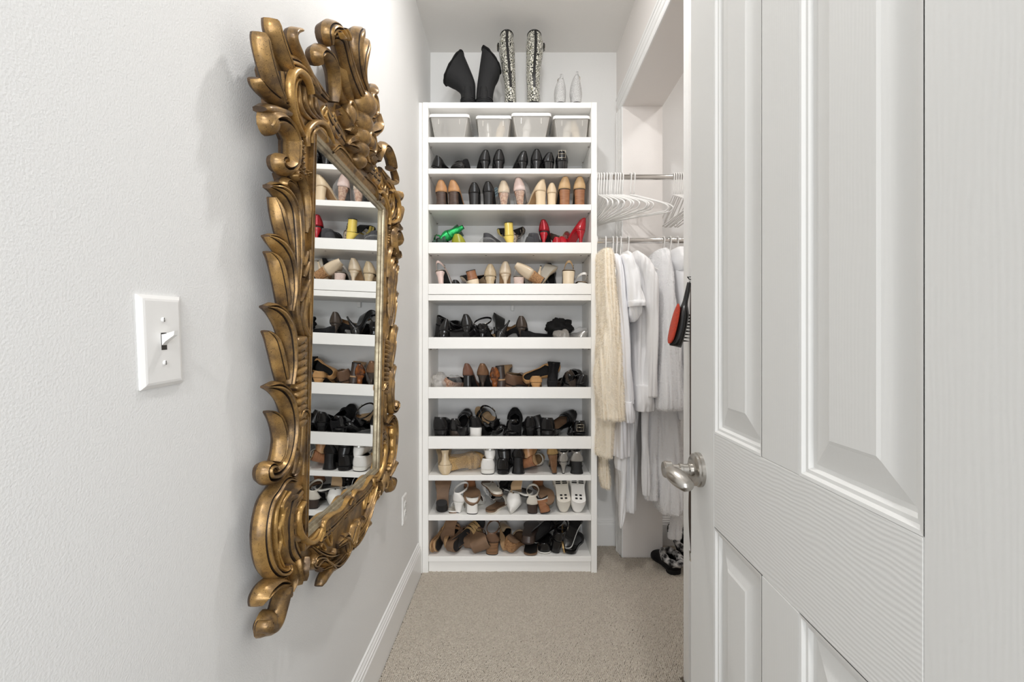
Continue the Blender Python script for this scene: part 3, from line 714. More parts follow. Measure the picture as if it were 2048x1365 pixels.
# ------------------------------------------------------------------ shoes
def leather(name, rgb, rough=.35, **k): return mat('leather_' + name, rgb, rough, bump=k.pop('bump', .12), bscale=k.pop('bscale', 260), **k)
MS = {
 'black': leather('black', (21, 20, 21), .26, coat=.25), 'patent': leather('black_patent', (14, 13, 15), .1, coat=.7, bump=.04, bscale=60),
 'suede': mat('black_suede', (19, 18, 20), .9, bump=.4, bscale=500), 'charcoal': leather('charcoal', (33, 32, 32), .2, coat=.5),
 'greysuede': mat('grey_suede', (70, 70, 73), .9, bump=.4, bscale=400), 'gunmetal': leather('gunmetal', (74, 64, 57), .22, metal=.4, coat=.3),
 'tan': leather('tan', (184, 138, 96), .34, var=.18, vscale=25), 'camel': leather('camel', (206, 172, 128), .34), 'cognac': leather('cognac', (202, 156, 104), .36, var=.15, vscale=20),
 'beige': leather('beige', (222, 200, 168), .26, coat=.3), 'nude': leather('nude', (212, 194, 168), .22, coat=.4), 'taupe': leather('taupe', (158, 138, 112), .34, var=.1),
 'croc': leather('embossed_beige', (196, 176, 144), .3, bump=1.2, bscale=90, coat=.3), 'cream': leather('cream', (226, 208, 180), .3, coat=.2),
 'pink': leather('pale_pink', (230, 205, 196), .35), 'pinkglit': mat('pink_glitter', (222, 200, 190), .5, bump=1.5, bscale=380, var=.15, vscale=300),
 'white': leather('white', (236, 234, 230), .35), 'offwhite': leather('off_white', (222, 216, 204), .4), 'silver': leather('silver', (186, 184, 180), .28, metal=.7),
 'glitter': mat('silver_glitter', (236, 235, 233), .35, .35, bump=2.5, bscale=420, var=.4, vscale=420),
 'gold': leather('gold', (190, 158, 108), .28, metal=.6), 'bronze': leather('bronze', (126, 92, 66), .22, metal=.3, coat=.5, var=.2, vscale=40), 'tortoise': leather('tortoise', (150, 84, 34), .1, coat=.8, rgb2=(48, 30, 22), vscale=45),
 'brown': leather('brown', (110, 84, 66), .36), 'darkbrown': leather('dark_brown', (62, 50, 44), .35), 'pump_brown': leather('chestnut', (116, 80, 64), .24, coat=.3),
 'green': mat('metallic_green', (44, 168, 92), .3, .6, bump=1.0, bscale=120, var=.3, vscale=60), 'darkgreen': leather('dark_green', (62, 84, 72), .4), 'olive': leather('olive_patent', (160, 160, 48), .2, coat=.4),
 'yellow': leather('yellow', (226, 200, 96), .3, coat=.3), 'red': leather('red', (176, 22, 36), .22, coat=.5), 'redmetal': leather('red_metallic', (160, 16, 34), .2, metal=.35, coat=.5), 'snake': mat('snake_print', (176, 160, 140), .4, rgb2=(52, 44, 40), vscale=150, detail=1),
 'jute': mat('woven_jute', (196, 162, 112), .9, bump=3, bscale=260, var=.2, vscale=200), 'cork': mat('cork', (176, 134, 92), .8, bump=1, bscale=200, rgb2=(130, 96, 66), vscale=160), 'wood': mat('stacked_wood', (136, 90, 62), .4, stretch=(1, 1, 12), rgb2=(162, 114, 80), vscale=18),
 'stripewood': mat('banded_wood', (150, 112, 78), .5, stretch=(1, 1, 90), rgb2=(92, 66, 46), vscale=3.2, detail=1), 'darkwood': mat('dark_stacked_wood', (66, 52, 46), .45, stretch=(1, 1, 14), rgb2=(88, 70, 60), vscale=22), 'rubber': mat('black_rubber', (26, 25, 25), .6, bump=.2), 'tansole': mat('tan_sole', (176, 142, 104), .6, var=.12, vscale=14, bump=.2), 'brownsole': mat('brown_sole', (124, 98, 76), .6, var=.2, vscale=10, bump=.2), 'whitesole': mat('white_sole', (228, 226, 220), .5, bump=.1),
 'blacklining': mat('black_lining', (32, 30, 30), .7), 'tanlining': mat('tan_lining', (196, 164, 126), .6), 'beigelining': mat('beige_lining', (214, 198, 176), .6), 'greylining': mat('grey_lining', (150, 146, 142), .6), 'metal': mat('buckle_metal', (200, 192, 176), .2, 1.0),
 'floral': mat('floral_fabric', (206, 176, 150), .6, rgb2=(150, 100, 80), vscale=90),
}
TOES = {'point': lambda t: max(0, 1 - t) ** .85 * (1 - .12 * t), 'almond': lambda t: max(0, 1 - t ** 1.7) ** .72, 'round': lambda t: max(0, 1 - t ** 2.2) ** .55, 'square': lambda t: max(0, 1 - t ** 7) ** .5}

class Last:
    """the geometry every part of one shoe is cut from; +y runs to the toe, heel at the origin"""
    def __init__(s, L=.235, W=.038, H=.08, P=.004, toe='almond', wh=.78):
        s.L, s.W, s.H, s.P, s.toe = L, W, H, P, TOES[toe]
        s.Lh = math.sqrt(max(.01, L * L - (H * .85) ** 2)); s.wh = wh * W
    def z(s, u):
        return s.P + (s.H - s.P) * (1 - smooth(u, .13, .66)) + .010 * max(0, (u - .78) / .22) ** 2 * (1 if s.H > .03 else .7)
    def w(s, u):
        if u < .10: return s.wh * math.sqrt(max(0, 1 - (1 - u / .10) ** 2))
        if u < .42: return s.wh + (s.W * .74 - s.wh) * smooth(u, .10, .42)
        if u < .70: return s.W * (.74 + .26 * smooth(u, .42, .70))
        return s.W * s.toe((u - .70) / .30)
    def y(s, u): return u * s.Lh
    def us(s, n=22, a=0, b=1): return [a + (b - a) * .5 * (1 - math.cos(math.pi * k / n)) for k in range(n + 1)]

def upper_mesh(la, name, mats, hc=.055, hd=.028, vs=.60, hv=.05, ht=.020, lean=.2, a=0.0, b=1.0, soft=.10, thick=.0018, toe=None):
    """closed vamp with open top line (pump, loafer); a..b limits it to a heel counter or a toe cap"""
    us = la.us(26, a, b); nq = 7
    out = []
    for sgn in (-1, 1):
        G = []
        for u in us:
            w, z, y = la.w(u), la.z(u), la.y(u)
            hs = hd + (hc - hd) * (1 - smooth(u, .0, .26)) ** 1.25 + (hv * .75 - hd) * smooth(u, vs - .18, vs + .05) * .8
            t = max(0, (u - vs) / (1 - vs))
            h2 = ht * .35 + (hv - ht * .35) * max(0, 1 - t) ** .9 if t < .9 else ht * .35 + (hv - ht * .35) * (.1 ** .9)
            h2 = max(h2, ht * min(1, (1 - t) * 9 + .25))
            bl = smooth(u, vs - .02, vs + soft)
            row = []
            for k in range(nq + 1):
                q = k / nq
                le = lean + {'point': .28, 'soft': .02}.get(toe, .20) * (1 - smooth(u, .02, .40))
                ox, oz = w * (1 - le * q * q + .07 * math.sin(math.pi * q)), hs * q
                cx_, cz = w * math.cos(q * math.pi / 2) ** .8 if k < nq else 0.0, h2 * math.sin(q * math.pi / 2) ** .9
                row.append((sgn * (ox + (cx_ - ox) * bl), y - (.010 * q * (1 - smooth(u, 0, .12)) if a < .1 else 0), z + oz + (cz - oz) * bl))
            G.append(row)
        out.append(G)
    mb = MB(); mb.grid(out[0]); mb.grid(out[1], flip=True)
    me = mb.mesh(name, mats, True, 'merge')
    return me, thick

def sole_mesh(la, t=.004, grow=1.02, u1=1.0, u0=0.0):
    rings = []
    for u in la.us(24, u0, u1):
        g = grow - (.06 * (1 - smooth(u, .25, .5)) if la.H > .03 else 0)
        w, z, y = max(.0008, la.w(u) * g), la.z(u), la.y(u) + (u - .5) * .004 + (.003 * (1 - smooth(u, 0, .1)) if la.H > .03 else 0)
        rings.append([(-w, y, z), (-w * .4, y, z), (w * .4, y, z), (w, y, z), (w * .97, y, z - t), (-w * .97, y, z - t)])
    mb = MB(); mb.loft(rings); return mb
def insole_mesh(la):
    G = []
    for u in la.us(18):
        w = la.w(u) * .95
        G.append([(w * k, la.y(u), la.z(u) + .0012 + .003 * k * k) for k in (-1, -.5, 0, .5, 1)])
    mb = MB(); mb.grid(G); return mb
def heel_mesh(la, kind, t=.004):
    top = la.z(.06) - t; mb = MB(); W = la.wh
    dl = la.Lh * .20
    spec = {'block': [(1, .92, 1.0, .5), (.6, .84, .92, .47), (0, .84, .88, .46)],
            'stiletto': [(1, .82, 1.0, .5), (.82, .58, .68, .42), (.55, .30, .36, .33), (.2, .17, .2, .28), (0, .17, .19, .27)],
            'spool': [(1, .86, 1.0, .5), (.7, .56, .62, .42), (.35, .46, .5, .38), (0, .62, .62, .40)],
            'cone': [(1, .88, 1.0, .5), (.6, .66, .74, .44), (0, .42, .46, .36)],
            'kitten': [(1, .82, 1.0, .5), (.6, .42, .5, .38), (.2, .22, .25, .32), (0, .24, .26, .32)],
            'flare': [(1, .80, .9, .45), (.5, .80, .9, .45), (0, .98, 1.05, .5)],
            'flat': [(1, .98, 1.1, .5), (0, .96, 1.05, .5)]}[kind]
    if kind == 'flat': dl *= 1.25
    # densify
    prof = []
    for (f0, a0, b0, c0), (f1, a1, b1, c1) in zip(spec[:-1], spec[1:]):
        for k in range(4):
            q = smooth(k / 4, 0, 1) if kind != 'block' else k / 4
            prof.append((f0 + (f1 - f0) * k / 4, a0 + (a1 - a0) * q, b0 + (b1 - b0) * q, c0 + (c1 - c0) * q))
    prof.append(spec[-1])
    rings = []; n = 18
    for f, a, b, c in prof:
        ring = []
        for k in range(n):
            an = 2 * math.pi * k / n
            sx = math.copysign(abs(math.cos(an)) ** .8, math.cos(an)); sy = math.copysign(abs(math.sin(an)) ** .8, math.sin(an))
            x = W * a * sx; y = dl * c + dl * .5 * b * sy
            zz = top * f
            if f > .99:
                zz = min(top + .006, la.z(max(0, y / la.Lh)) - t * .4)
            ring.append((x, y, zz))
        rings.append(ring)
    cut = max(1, len(rings) - 2)
    mb.loft(rings)
    cap = MB()
    base = rings[-1]
    cx_ = sum(p[0] for p in base) / n; cy_ = sum(p[1] for p in base) / n
    cap.loft([[(cx_ + (p[0] - cx_) * 1.02, cy_ + (p[1] - cy_) * 1.02, .0035) for p in base], [(cx_ + (p[0] - cx_) * 1.0, cy_ + (p[1] - cy_) * 1.0, -.0006) for p in base]])
    return mb, cap
def wedge_mesh(la, t=.004, u1=.72, grow=1.0):
    rings = []
    for u in la.us(18, 0.004, u1):
        w, z, y = max(.001, la.w(u) * grow), la.z(u) - t * .5, la.y(u)
        f = .90 + .10 * smooth(u, 0, .3)
        rings.append([(-w, y, z), (w, y, z), (w * f, y * 1.0 + .01 * (1 - smooth(u, 0, .3)), 0), (-w * f, y + .01 * (1 - smooth(u, 0, .3)), 0)])
    mb = MB(); mb.loft(rings); return mb
def strap_mesh(la, u0, u1, h, th=.002, skew=0.0, n=12):
    """band over the foot between stations u0 and u1"""
    top = []; bot = []
    for u in (u0, (u0 + u1) / 2, u1):
        r1 = []; r2 = []
        for k in range(n + 1):
            a = -1 + 2 * k / n; q = a * math.pi / 2
            uu = u + skew * a
            w = la.w(min(.99, max(.01, uu))) * 1.02
            x = w * math.sin(q); zz = la.z(uu) + h * max(0, math.cos(q)) ** .7
            r1.append((x, la.y(uu), zz)); r2.append((x * (1 - th / .03), la.y(uu), zz - th))
        top.append(r1); bot.append(r2)
    mb = MB()
    ring = [top[0], top[1], top[2], bot[2], bot[1], bot[0]]
    cols = [[ring[i][k] for i in range(6)] for k in range(n + 1)]
    mb.loft(cols); return mb
def ring_mesh(cx_, cy_, cz, a, b, w=.010, th=.002, tilt=.25, gap=0.0, n=28):
    rings = []
    N = n if gap == 0 else n
    for k in range(N + (0 if gap == 0 else 1)):
        an = math.pi / 2 + gap / 2 + (2 * math.pi - gap) * k / N
        x, y = a * math.cos(an), b * math.sin(an)
        z = cz + tilt * y
        s1 = 1 - th / max(a, .01)
        rings.append([(cx_ + x, cy_ + y, z + w / 2), (cx_ + x, cy_ + y, z - w / 2), (cx_ + x * s1, cy_ + y * s1, z - w / 2), (cx_ + x * s1, cy_ + y * s1, z + w / 2)])
    mb = MB()
    if gap == 0: rings.append(rings[0]); mb.loft(rings, cap0=False, cap1=False)
    else: mb.loft(rings)
    return mb

_shoe_cache = {}
def make_shoe(style, upper='black', lining='blacklining', sole='rubber', heel=None, L=.235, W=.0345, H=.08, P=.004, toe='almond', hk='block', insole=None, name='shoe', straps=None, extra=(), hc=.055, hd=.028, vs=.60, hv=.05, shaft=None, strapmat=None, cap='rubber', bow=False, buckle=False, pads=False):
    heel = heel or upper; insole = insole or lining; strapmat = strapmat or upper
    key = (style, upper, lining, sole, heel, L, W, H, P, toe, hk, insole, str(straps), str(extra), hc, hd, vs, hv, str(shaft), strapmat, cap, bow, buckle, pads)
    if key not in _shoe_cache:
        la = Last(L, W, H, P, toe); parts = []
        t = max(.004, P * .9)
        def add(nm, me, solid=0, parent=None): parts.append((nm, me, solid, parent))
        st = 'sole_platform' if P > .012 else 'sole'
        if hk == 'wedge':
            add('wedge_heel', wedge_mesh(la, t).mesh('wedge_heel', MS[heel], True, True, 40))
        elif H > .012:
            hm, cp = heel_mesh(la, hk, t)
            add('heel', hm.mesh('heel', MS[heel], True, True, 50))
            add('heel_cap', cp.mesh('heel_cap', MS[cap], True, True, 40), 0, 'heel')
        add('sole', sole_mesh(la, t).mesh('sole', MS[sole], True, True, 45))
        add('insole', insole_mesh(la).mesh('insole', MS[insole], True))
        if style == 'pump':
            me, th = upper_mesh(la, 'upper', [MS[upper], MS[lining]], hc=hc, hd=hd, vs=vs, hv=hv, toe=toe); add('upper', me, th)
        elif style == 'peep':
            me, th = upper_mesh(la, 'upper', [MS[upper], MS[lining]], hc=hc, hd=hd, vs=vs, hv=hv, b=.90); add('upper', me, th)
        elif style == 'flat':
            me, th = upper_mesh(la, 'upper', [MS[upper], MS[lining]], hc=.048, hd=.032, vs=vs + .04, hv=.042); add('upper', me, th)
        elif style == 'loafer':
            me, th = upper_mesh(la, 'upper', [MS[upper], MS[lining]], hc=.060, hd=.048, vs=.44, hv=.062, ht=.028, toe='soft'); add('upper', me, th)
            add('saddle_strap', strap_mesh(la, .56, .64, .056).mesh('saddle_strap', MS[strapmat], True, True, 50))
        elif style == 'mule':
            me, th = upper_mesh(la, 'upper', [MS[upper], MS[lining]], hc=.0, hd=.0, vs=.56, hv=.055, ht=.024, a=.45, soft=.06); add('upper', me, th)
        elif style in ('sandal', 'slide', 'sling'):
            if style == 'sling':
                me, th = upper_mesh(la, 'upper', [MS[upper], MS[lining]], hc=.0, hd=.0, vs=.62, hv=.048, ht=.022, a=.52, soft=.06); add('upper', me, th)
            for (u0, u1, h, sk) in (straps or [(.70, .78, .034, .0), (.56, .63, .046, .03)] if style != 'sling' else []):
                add('strap', strap_mesh(la, u0, u1, h, skew=sk).mesh('strap', MS[strapmat], True, True, 50))
            if style == 'sandal':
                me, th = upper_mesh(la, 'heel_counter', [MS[strapmat], MS[lining]], hc=.05, hd=.0, vs=2, hv=0, b=.27); add('heel_counter', me, th)
            if style == 'sling':
                pts = []
                for k in range(21):
                    an = math.pi * k / 20
                    pts.append((-.030 * math.cos(an), la.y(.54) * (1 - math.sin(an) ** .8) - .004 * math.sin(an), la.z(.54) + .022 + (H + .046 - la.z(.54) - .022) * math.sin(an) ** .7))
                rings = [[(x, y, z + .006), (x, y, z - .006), (x * .94, y + .002, z - .006), (x * .94, y + .002, z + .006)] for x, y, z in pts]
                mb = MB(); mb.loft(rings); add('ankle_strap', mb.mesh('ankle_strap', MS[strapmat], True, True, 50))
                mb = MB(); x, y, z = pts[15]
                mb.tube([(x + .003, y - .008, z - .008), (x + .003, y + .008, z - .008), (x + .003, y + .008, z + .008), (x + .003, y - .008, z + .008)], .0016, 6, closed=True)
                add('buckle', mb.mesh('buckle', MS['metal'], True), 0, 'ankle_strap')
            if style == 'sandal':
                add('ankle_strap', ring_mesh(0, .045, H + .058, .031, .050, tilt=.30).mesh('ankle_strap', MS[strapmat], True, True, 50))
                mb = MB(); zz = H + .058
                mb.tube([(.033, .035, zz - .008), (.033, .052, zz - .004), (.033, .052, zz + .010), (.033, .035, zz + .006)], .0016, 6, closed=True)
                add('buckle', mb.mesh('buckle', MS['metal'], True), 0, 'ankle_strap')
        if style == 'boot':
            me, th = upper_mesh(la, 'upper', [MS[upper], MS[lining]], hc=.085, hd=.085, vs=.34, hv=.088, ht=.03, lean=.05, soft=.14); add('upper', me, th)
            rings = []
            for (z, cy_, a, b) in shaft:
                rings.append([(a * math.cos(q), cy_ + b * math.sin(q), z) for q in [2 * math.pi * k / 24 for k in range(24)]])
            mb = MB(); mb.loft(rings, cap0=False, cap1=False)
            add('shaft', mb.mesh('shaft', [MS[upper], MS[lining]], True, 'merge'), .003)
        if pads:
            zb = lambda u: la.z(u) - t
            for (u0, u1) in ((.52, .555), (.575, .605), (.625, .655), (.675, .705), (.725, .755), (.775, .80)):
                for (a, b) in ((-.80, -.12), (.12, .80)):
                    if u0 in (.575, .725): a, b = (a * .9, b) if a < 0 else (a, b * .9)
                    w = la.w((u0 + u1) / 2); mb = MB(); mb.box(w * a, w * b, la.y(u0), la.y(u1), zb(u0) - .002, zb(u0) + .001, bev=.001)
                    add('grip_pad', mb.mesh('grip_pad', MS['rubber'], False))
            for ix in (-1, 1):
                for k in (0, 1):
                    mb = MB(); mb.box(ix * .011 - .006, ix * .011 + .006, la.y(.09 + .09 * k), la.y(.135 + .09 * k), zb(.1) - .002, zb(.1) + .001, bev=.001)
                    add('grip_pad', mb.mesh('grip_pad', MS['rubber'], False))
        if bow:
            mb = MB(); z0 = la.z(.70) + .042; y0 = la.y(.66)
            for sg in (-1, 1):
                mb.tube([(0, y0, z0), (sg * .012, y0 - .004, z0 + .006), (sg * .024, y0, z0 + .002), (sg * .012, y0 + .004, z0 - .004)], .0035, 8, closed=True)
            mb.lathe([(.0, -.004), (.005, -.003), (.005, .003), (0, .004)], (0, y0, z0), 10, 'x', cap=False)
            add('bow', mb.mesh('bow', MS[strapmat], True))
        if buckle:
            mb = MB(); y0 = .004; z0 = la.z(0) + .028
            mb.tube([(-.016, y0 - .012, z0 - .018), (.016, y0 - .012, z0 - .018), (.016, y0 - .015, z0 + .014), (-.016, y0 - .015, z0 + .014)], .002, 6, closed=True)
            mb.tube([(-.016, y0 - .013, z0), (.016, y0 - .013, z0)], .0016, 6)
            add('buckle', mb.mesh('buckle', MS['metal'], True))
        _shoe_cache[key] = parts
    return _shoe_cache[key]

def put_shoe(parts, name, label, X, Y, Z, rot=(0, 0, 0), cat='shoe', group=None, lift=0.0, k=1.0, ctr=True):
    root = thing(name, label, cat, (0, 0, 0), [R(a) for a in rot], group)
    root.scale = (k, k, k)
    made = {}
    for nm, me, solid, par in parts:
        o = link(nm, me, made.get(par, root))
        made[nm] = o
        if solid:
            md = o.modifiers.new('thickness', 'SOLIDIFY'); md.thickness = solid; md.offset = -1; md.material_offset = 1; md.material_offset_rim = 0
    M = Euler([R(a) for a in rot]).to_matrix() * k
    pts = np.concatenate([np.array([v.co for v in me.vertices]) for _, me, _, _ in parts]) @ np.array(M).T
    mn, mx = pts.min(0), pts.max(0)
    # X is the heel (upright shoes) or the middle of the silhouette, Y its near side, Z its lowest point
    up = abs(rot[0]) < 12 and abs(rot[1]) < 12 and abs(rot[2]) < 60
    cx_ = X if up else X - (mn[0] + mx[0]) / 2
    cx_ = min(max(cx_, XI0 + .004 - mn[0]), XI1 - .004 - mx[0])
    cy_ = min(Y - mn[1], YBK - .003 - mx[1]) if cat == 'shoe' else Y - mn[1]
    root.location = (cx_, cy_, Z + lift - mn[2] + .0004)
    return root

ROWGRP = {}
def S(row, px, preset, label, rot=(0, 0, 0), dy=.03, lift=0.0, name='shoe', cat='shoe', k=1.0, **kw):
    Z = SHELF_Z[row]; Y = (YF + .002 if row in (0, 1, 2, 8, 9, 10, 'top') else YF + .0195) + dy
    Yc = Y + .03
    k = k * {1: 1.16, 2: 1.0, 3: 1.06, 4: 1.05, 5: 1.06, 6: 1.06, 7: 1.12, 8: 1.06, 9: 1.06, 10: 1.10}.get(row, 1.0)
    d = dict(PRE[preset]); d.update(kw)
    style = d.pop('style')
    grp = ROWN[row]
    return put_shoe(make_shoe(style, **d), name, label, PX(px, Yc), Y, Z, rot, cat, grp, lift, k)
ROWN = {1: 'shoes on the shelf under the plastic boxes', 2: 'high heels on the third shelf', 3: 'colourful shoes on the fourth shelf', 4: 'nude and beige shoes on the fifth shelf', 5: 'black shoes on the sixth shelf', 6: 'brown and black shoes on the seventh shelf', 7: 'black shoes on the eighth shelf', 8: 'shoes on the ninth shelf', 9: 'white and brown shoes on the tenth shelf', 10: 'sandals and flats on the bottom shelf', 'top': 'boots on top of the shelving unit'}
PRE = {
 'pump': dict(style='pump'), 'pumplow': dict(style='pump', H=.05), 'stil': dict(style='pump', hk='stiletto', H=.085, toe='point'), 'spool': dict(style='pump', hk='spool', H=.07),
 'cone': dict(style='pump', hk='cone', H=.075), 'flat': dict(style='flat', H=.010, toe='round', P=.004), 'loafer': dict(style='loafer', H=.022, hk='flat', toe='round', W=.04, P=.006),
 'sandal': dict(style='sandal', hk='block', H=.07, toe='round'), 'slide': dict(style='slide', H=.03, hk='wedge', toe='round', P=.010), 'sling': dict(style='sling', hk='block', H=.08), 'mule': dict(style='mule', hk='block', H=.055),
 'peep': dict(style='peep', H=.09, P=.012), 'wedge': dict(style='slide', hk='wedge', H=.065, P=.015, toe='round'), 'flatsandal': dict(style='slide', H=.012, P=.008, toe='round', hk='flat'),
}
# ---- first shoe shelf (under the boxes)
S(1, 879, 'flat', 'black flat slip-on lying at the far left under the plastic boxes', (0, 24, -20), upper='black', dy=.02)
S(1, 911, 'loafer', 'shiny charcoal shoe tipped over with its toe to the front', (-8, -22, 196), upper='charcoal', dy=.025, H=.015)
S(1, 936, 'flat', 'black flat behind the tipped charcoal shoe', (0, -10, 30), upper='suede', dy=.06)
S(1, 972, 'cone', 'black curved-heel pump standing left of its twin under the boxes', (0, 0, 16), upper='black', H=.05, hc=.046, toe='round', heel='black', dy=.03)
S(1, 999, 'cone', 'black curved-heel pump, right one of the middle pair', (0, 0, 8), upper='black', H=.05, hc=.048, toe='round', heel='black', dy=.03)
S(1, 1048, 'cone', 'black pump with waisted heel, left of the third black pair', (0, 0, 20), upper='black', H=.045, hc=.046, dy=.03)
S(1, 1073, 'cone', 'black pump with waisted heel, right of the third black pair', (0, 0, 0), upper='black', H=.05, hc=.048, dy=.03)
S(1, 1099, 'pump', 'black patent block-heel shoe second from the right on the black row', (0, 0, 12), upper='patent', H=.045, hc=.040, dy=.03, W=.035)
S(1, 1123, 'pump', 'black patent block-heel shoe at the right end of the black row', (0, 0, -4), upper='patent', H=.048, hc=.042, dy=.03, W=.037, buckle=True)
# ---- high heels
S(2, 883, 'pump', 'tan leather pump with dark stacked heel at the far left', (0, 0, 3), upper='tan', heel='darkwood', H=.082, hc=.058, dy=.03, hk='flare', lining='tanlining', W=.0405)
S(2, 906, 'pump', 'tan leather pump with dark heel, its toe turned right', (0, 0, -12), upper='tan', heel='darkwood', H=.082, hc=.058, dy=.03, hk='flare', lining='tanlining', W=.0405)
S(2, 949, 'pump', 'black leather pump standing left of its twin beside the tan pair', (0, 0, 2), upper='black', H=.075, hc=.052, dy=.03, W=.0405)
S(2, 976, 'pump', 'black leather pump touching the plastic-wrapped heels', (0, 0, -6), upper='black', H=.080, hc=.052, dy=.03, W=.0405)
S(2, 1007, 'pump', 'nude glossy heel in a clear bag, next to black pump', (0, 0, -3), upper='nude', heel='floral', H=.082, hc=.060, dy=.045, W=.0405, hk='cone', lining='beigelining')
S(2, 1040, 'pump', 'nude glossy heel in a tall clear plastic bag', (0, -4, -10), upper='pink', heel='floral', H=.092, hc=.064, dy=.045, W=.0405, hk='cone', lining='beigelining')
S(2, 1085, 'pump', 'beige patent pump with its side and tall block heel showing', (0, 0, 28), upper='beige', H=.085, hc=.058, dy=.03, lining='beigelining', sole='tansole', toe='point', W=.0405)
S(2, 1103, 'pump', 'smaller beige patent pump between the beige and wood-heeled pairs', (0, 0, -4), upper='beige', H=.078, hc=.050, dy=.04, lining='beigelining', sole='tansole', W=.034)
S(2, 1130, 'peep', 'camel pump with tall wooden heel, left of the last pair', (0, 0, 6), upper='camel', heel='wood', H=.098, hc=.060, dy=.03, W=.0405, lining='tanlining')
S(2, 1159, 'peep', 'camel pump with tall wooden heel at the far right', (0, 0, -3), upper='camel', heel='wood', H=.098, hc=.060, dy=.03, W=.0405, lining='tanlining')
# ---- colourful row
S(3, 884, 'sandal', 'metallic green heeled sandal lying on its side, heel in the air', (-14, -122, 24), upper='green', heel='green', H=.085, hk='cone', dy=.04, lift=.03, sole='darkgreen', insole='black')
S(3, 878, 'pump', 'dark green shoe lying under the metallic green sandal', (-4, 75, -28), upper='darkgreen', H=.03, dy=.02, lining='blacklining')
S(3, 915, 'pump', 'olive yellow patent block-heel shoe beside the green pair', (0, 0, -10), upper='olive', H=.035, hc=.045, dy=.03, W=.044, hk='flare', lining='tanlining')
S(3, 972, 'pumplow', 'grey shoe wrapped in a plastic bag on the colourful row', (0, 0, -38), upper='greysuede', H=.035, hc=.055, hd=.04, dy=.05, lining='pink', W=.04)
S(3, 1011, 'sandal', 'yellow heeled sandal lying upside down with block heel up', (-2, 176, 12), upper='yellow', heel='yellow', H=.068, dy=.03, W=.033)
S(3, 1034, 'sandal', 'snake-print strappy sandal upside down with thin heel up', (0, 165, -20), upper='snake', heel='snake', H=.075, hk='stiletto', dy=.04, W=.034, straps=[(.70, .76, .034, .03), (.58, .63, .044, -.04), (.5, .54, .05, .05)])
S(3, 1056, 'loafer', 'grey suede flat leaning beside the red metallic heel', (0, 8, -16), upper='greysuede', dy=.02, H=.012, k=.85, lining='blacklining')
S(3, 1070, 'loafer', 'taller grey suede flat standing against the red metallic heel', (12, 0, -4), upper='greysuede', dy=.07, H=.015, lift=.012, lining='blacklining')
S(3, 1086, 'peep', 'shiny red metallic peep-toe heel standing upright', (0, 0, -14), upper='redmetal', H=.098, hk='stiletto', heel='red', dy=.03, lining='blacklining', P=.014)
S(3, 1109, 'flat', 'flat red shoe low between the red heels', (0, 10, -20), upper='red', dy=.02)
S(3, 1128, 'pump', 'red pump lying on its side showing a worn sole', (-10, 128, -44), upper='red', heel='darkbrown', H=.06, dy=.035, sole='tansole', hk='cone', lift=.012, W=.038)
S(3, 1163, 'stil', 'red high-heeled pump at the far right end', (0, 4, 34), upper='red', H=.098, hc=.062, dy=.03, sole='red', heel='red')
# ---- nude row
S(4, 883, 'sling', 'pale pink slingback heel standing at the far left', (0, -6, -10), upper='pink', H=.095, hk='spool', dy=.03, lining='beigelining', heel='pink')
S(4, 911, 'flat', 'small black flat tucked beside the pink slingback', (0, 0, -8), upper='black', dy=.03, k=.9)
S(4, 936, 'pumplow', 'cream shoe tipped heel up with a brown heel end', (0, 166, 14), upper='cream', heel='wood', H=.048, dy=.03, lining='tanlining', W=.038)
S(4, 960, 'flat', 'bronze-taupe shoe lying tilted behind the cream one', (0, 38, 214), upper='taupe', dy=.06, lift=.035, sole='taupe')
S(4, 981, 'cone', 'beige crocodile-embossed pump with low back', (0, 0, 4), upper='croc', H=.072, hc=.060, dy=.03, W=.040, lining='tanlining', toe='point')
S(4, 1011, 'stil', 'nude patent pointed pump with slim heel', (0, 0, 3), upper='nude', H=.085, hc=.060, dy=.03, W=.039, lining='beigelining', sole='tansole')
S(4, 1037, 'sling', 'pink glitter block sandal beside the nude patent pump', (0, 0, -4), upper='pinkglit', heel='pinkglit', H=.068, hk='block', dy=.03, strapmat='white', lining='beigelining', W=.039)
S(4, 1060, 'peep', 'beige open-toe bootie tipped with a cork heel to the right', (14, -56, -12), upper='nude', heel='cork', H=.06, dy=.05, lift=.02, hc=.085, hd=.07, lining='blacklining', sole='tansole', k=1.12)
S(4, 1092, 'stil', 'white stiletto pump upside down with its heel pointing up', (-10, 200, -25), upper='cream', H=.075, dy=.04, lining='blacklining', sole='offwhite', heel='cream')
S(4, 1102, 'flat', 'dark grey flat standing behind the white stiletto', (45, 0, 0), upper='greysuede', dy=.12)
S(4, 1135, 'sling', 'tan ankle-strap sandal with a thick block heel', (0, 2, -6), upper='cream', heel='cream', H=.098, dy=.03, W=.044, lining='tanlining', strapmat='camel', insole='tanlining')
S(4, 1166, 'sling', 'low white slingback at the far right of the nude row', (0, 6, 10), upper='white', H=.035, hk='block', dy=.03, lining='tanlining', W=.038)
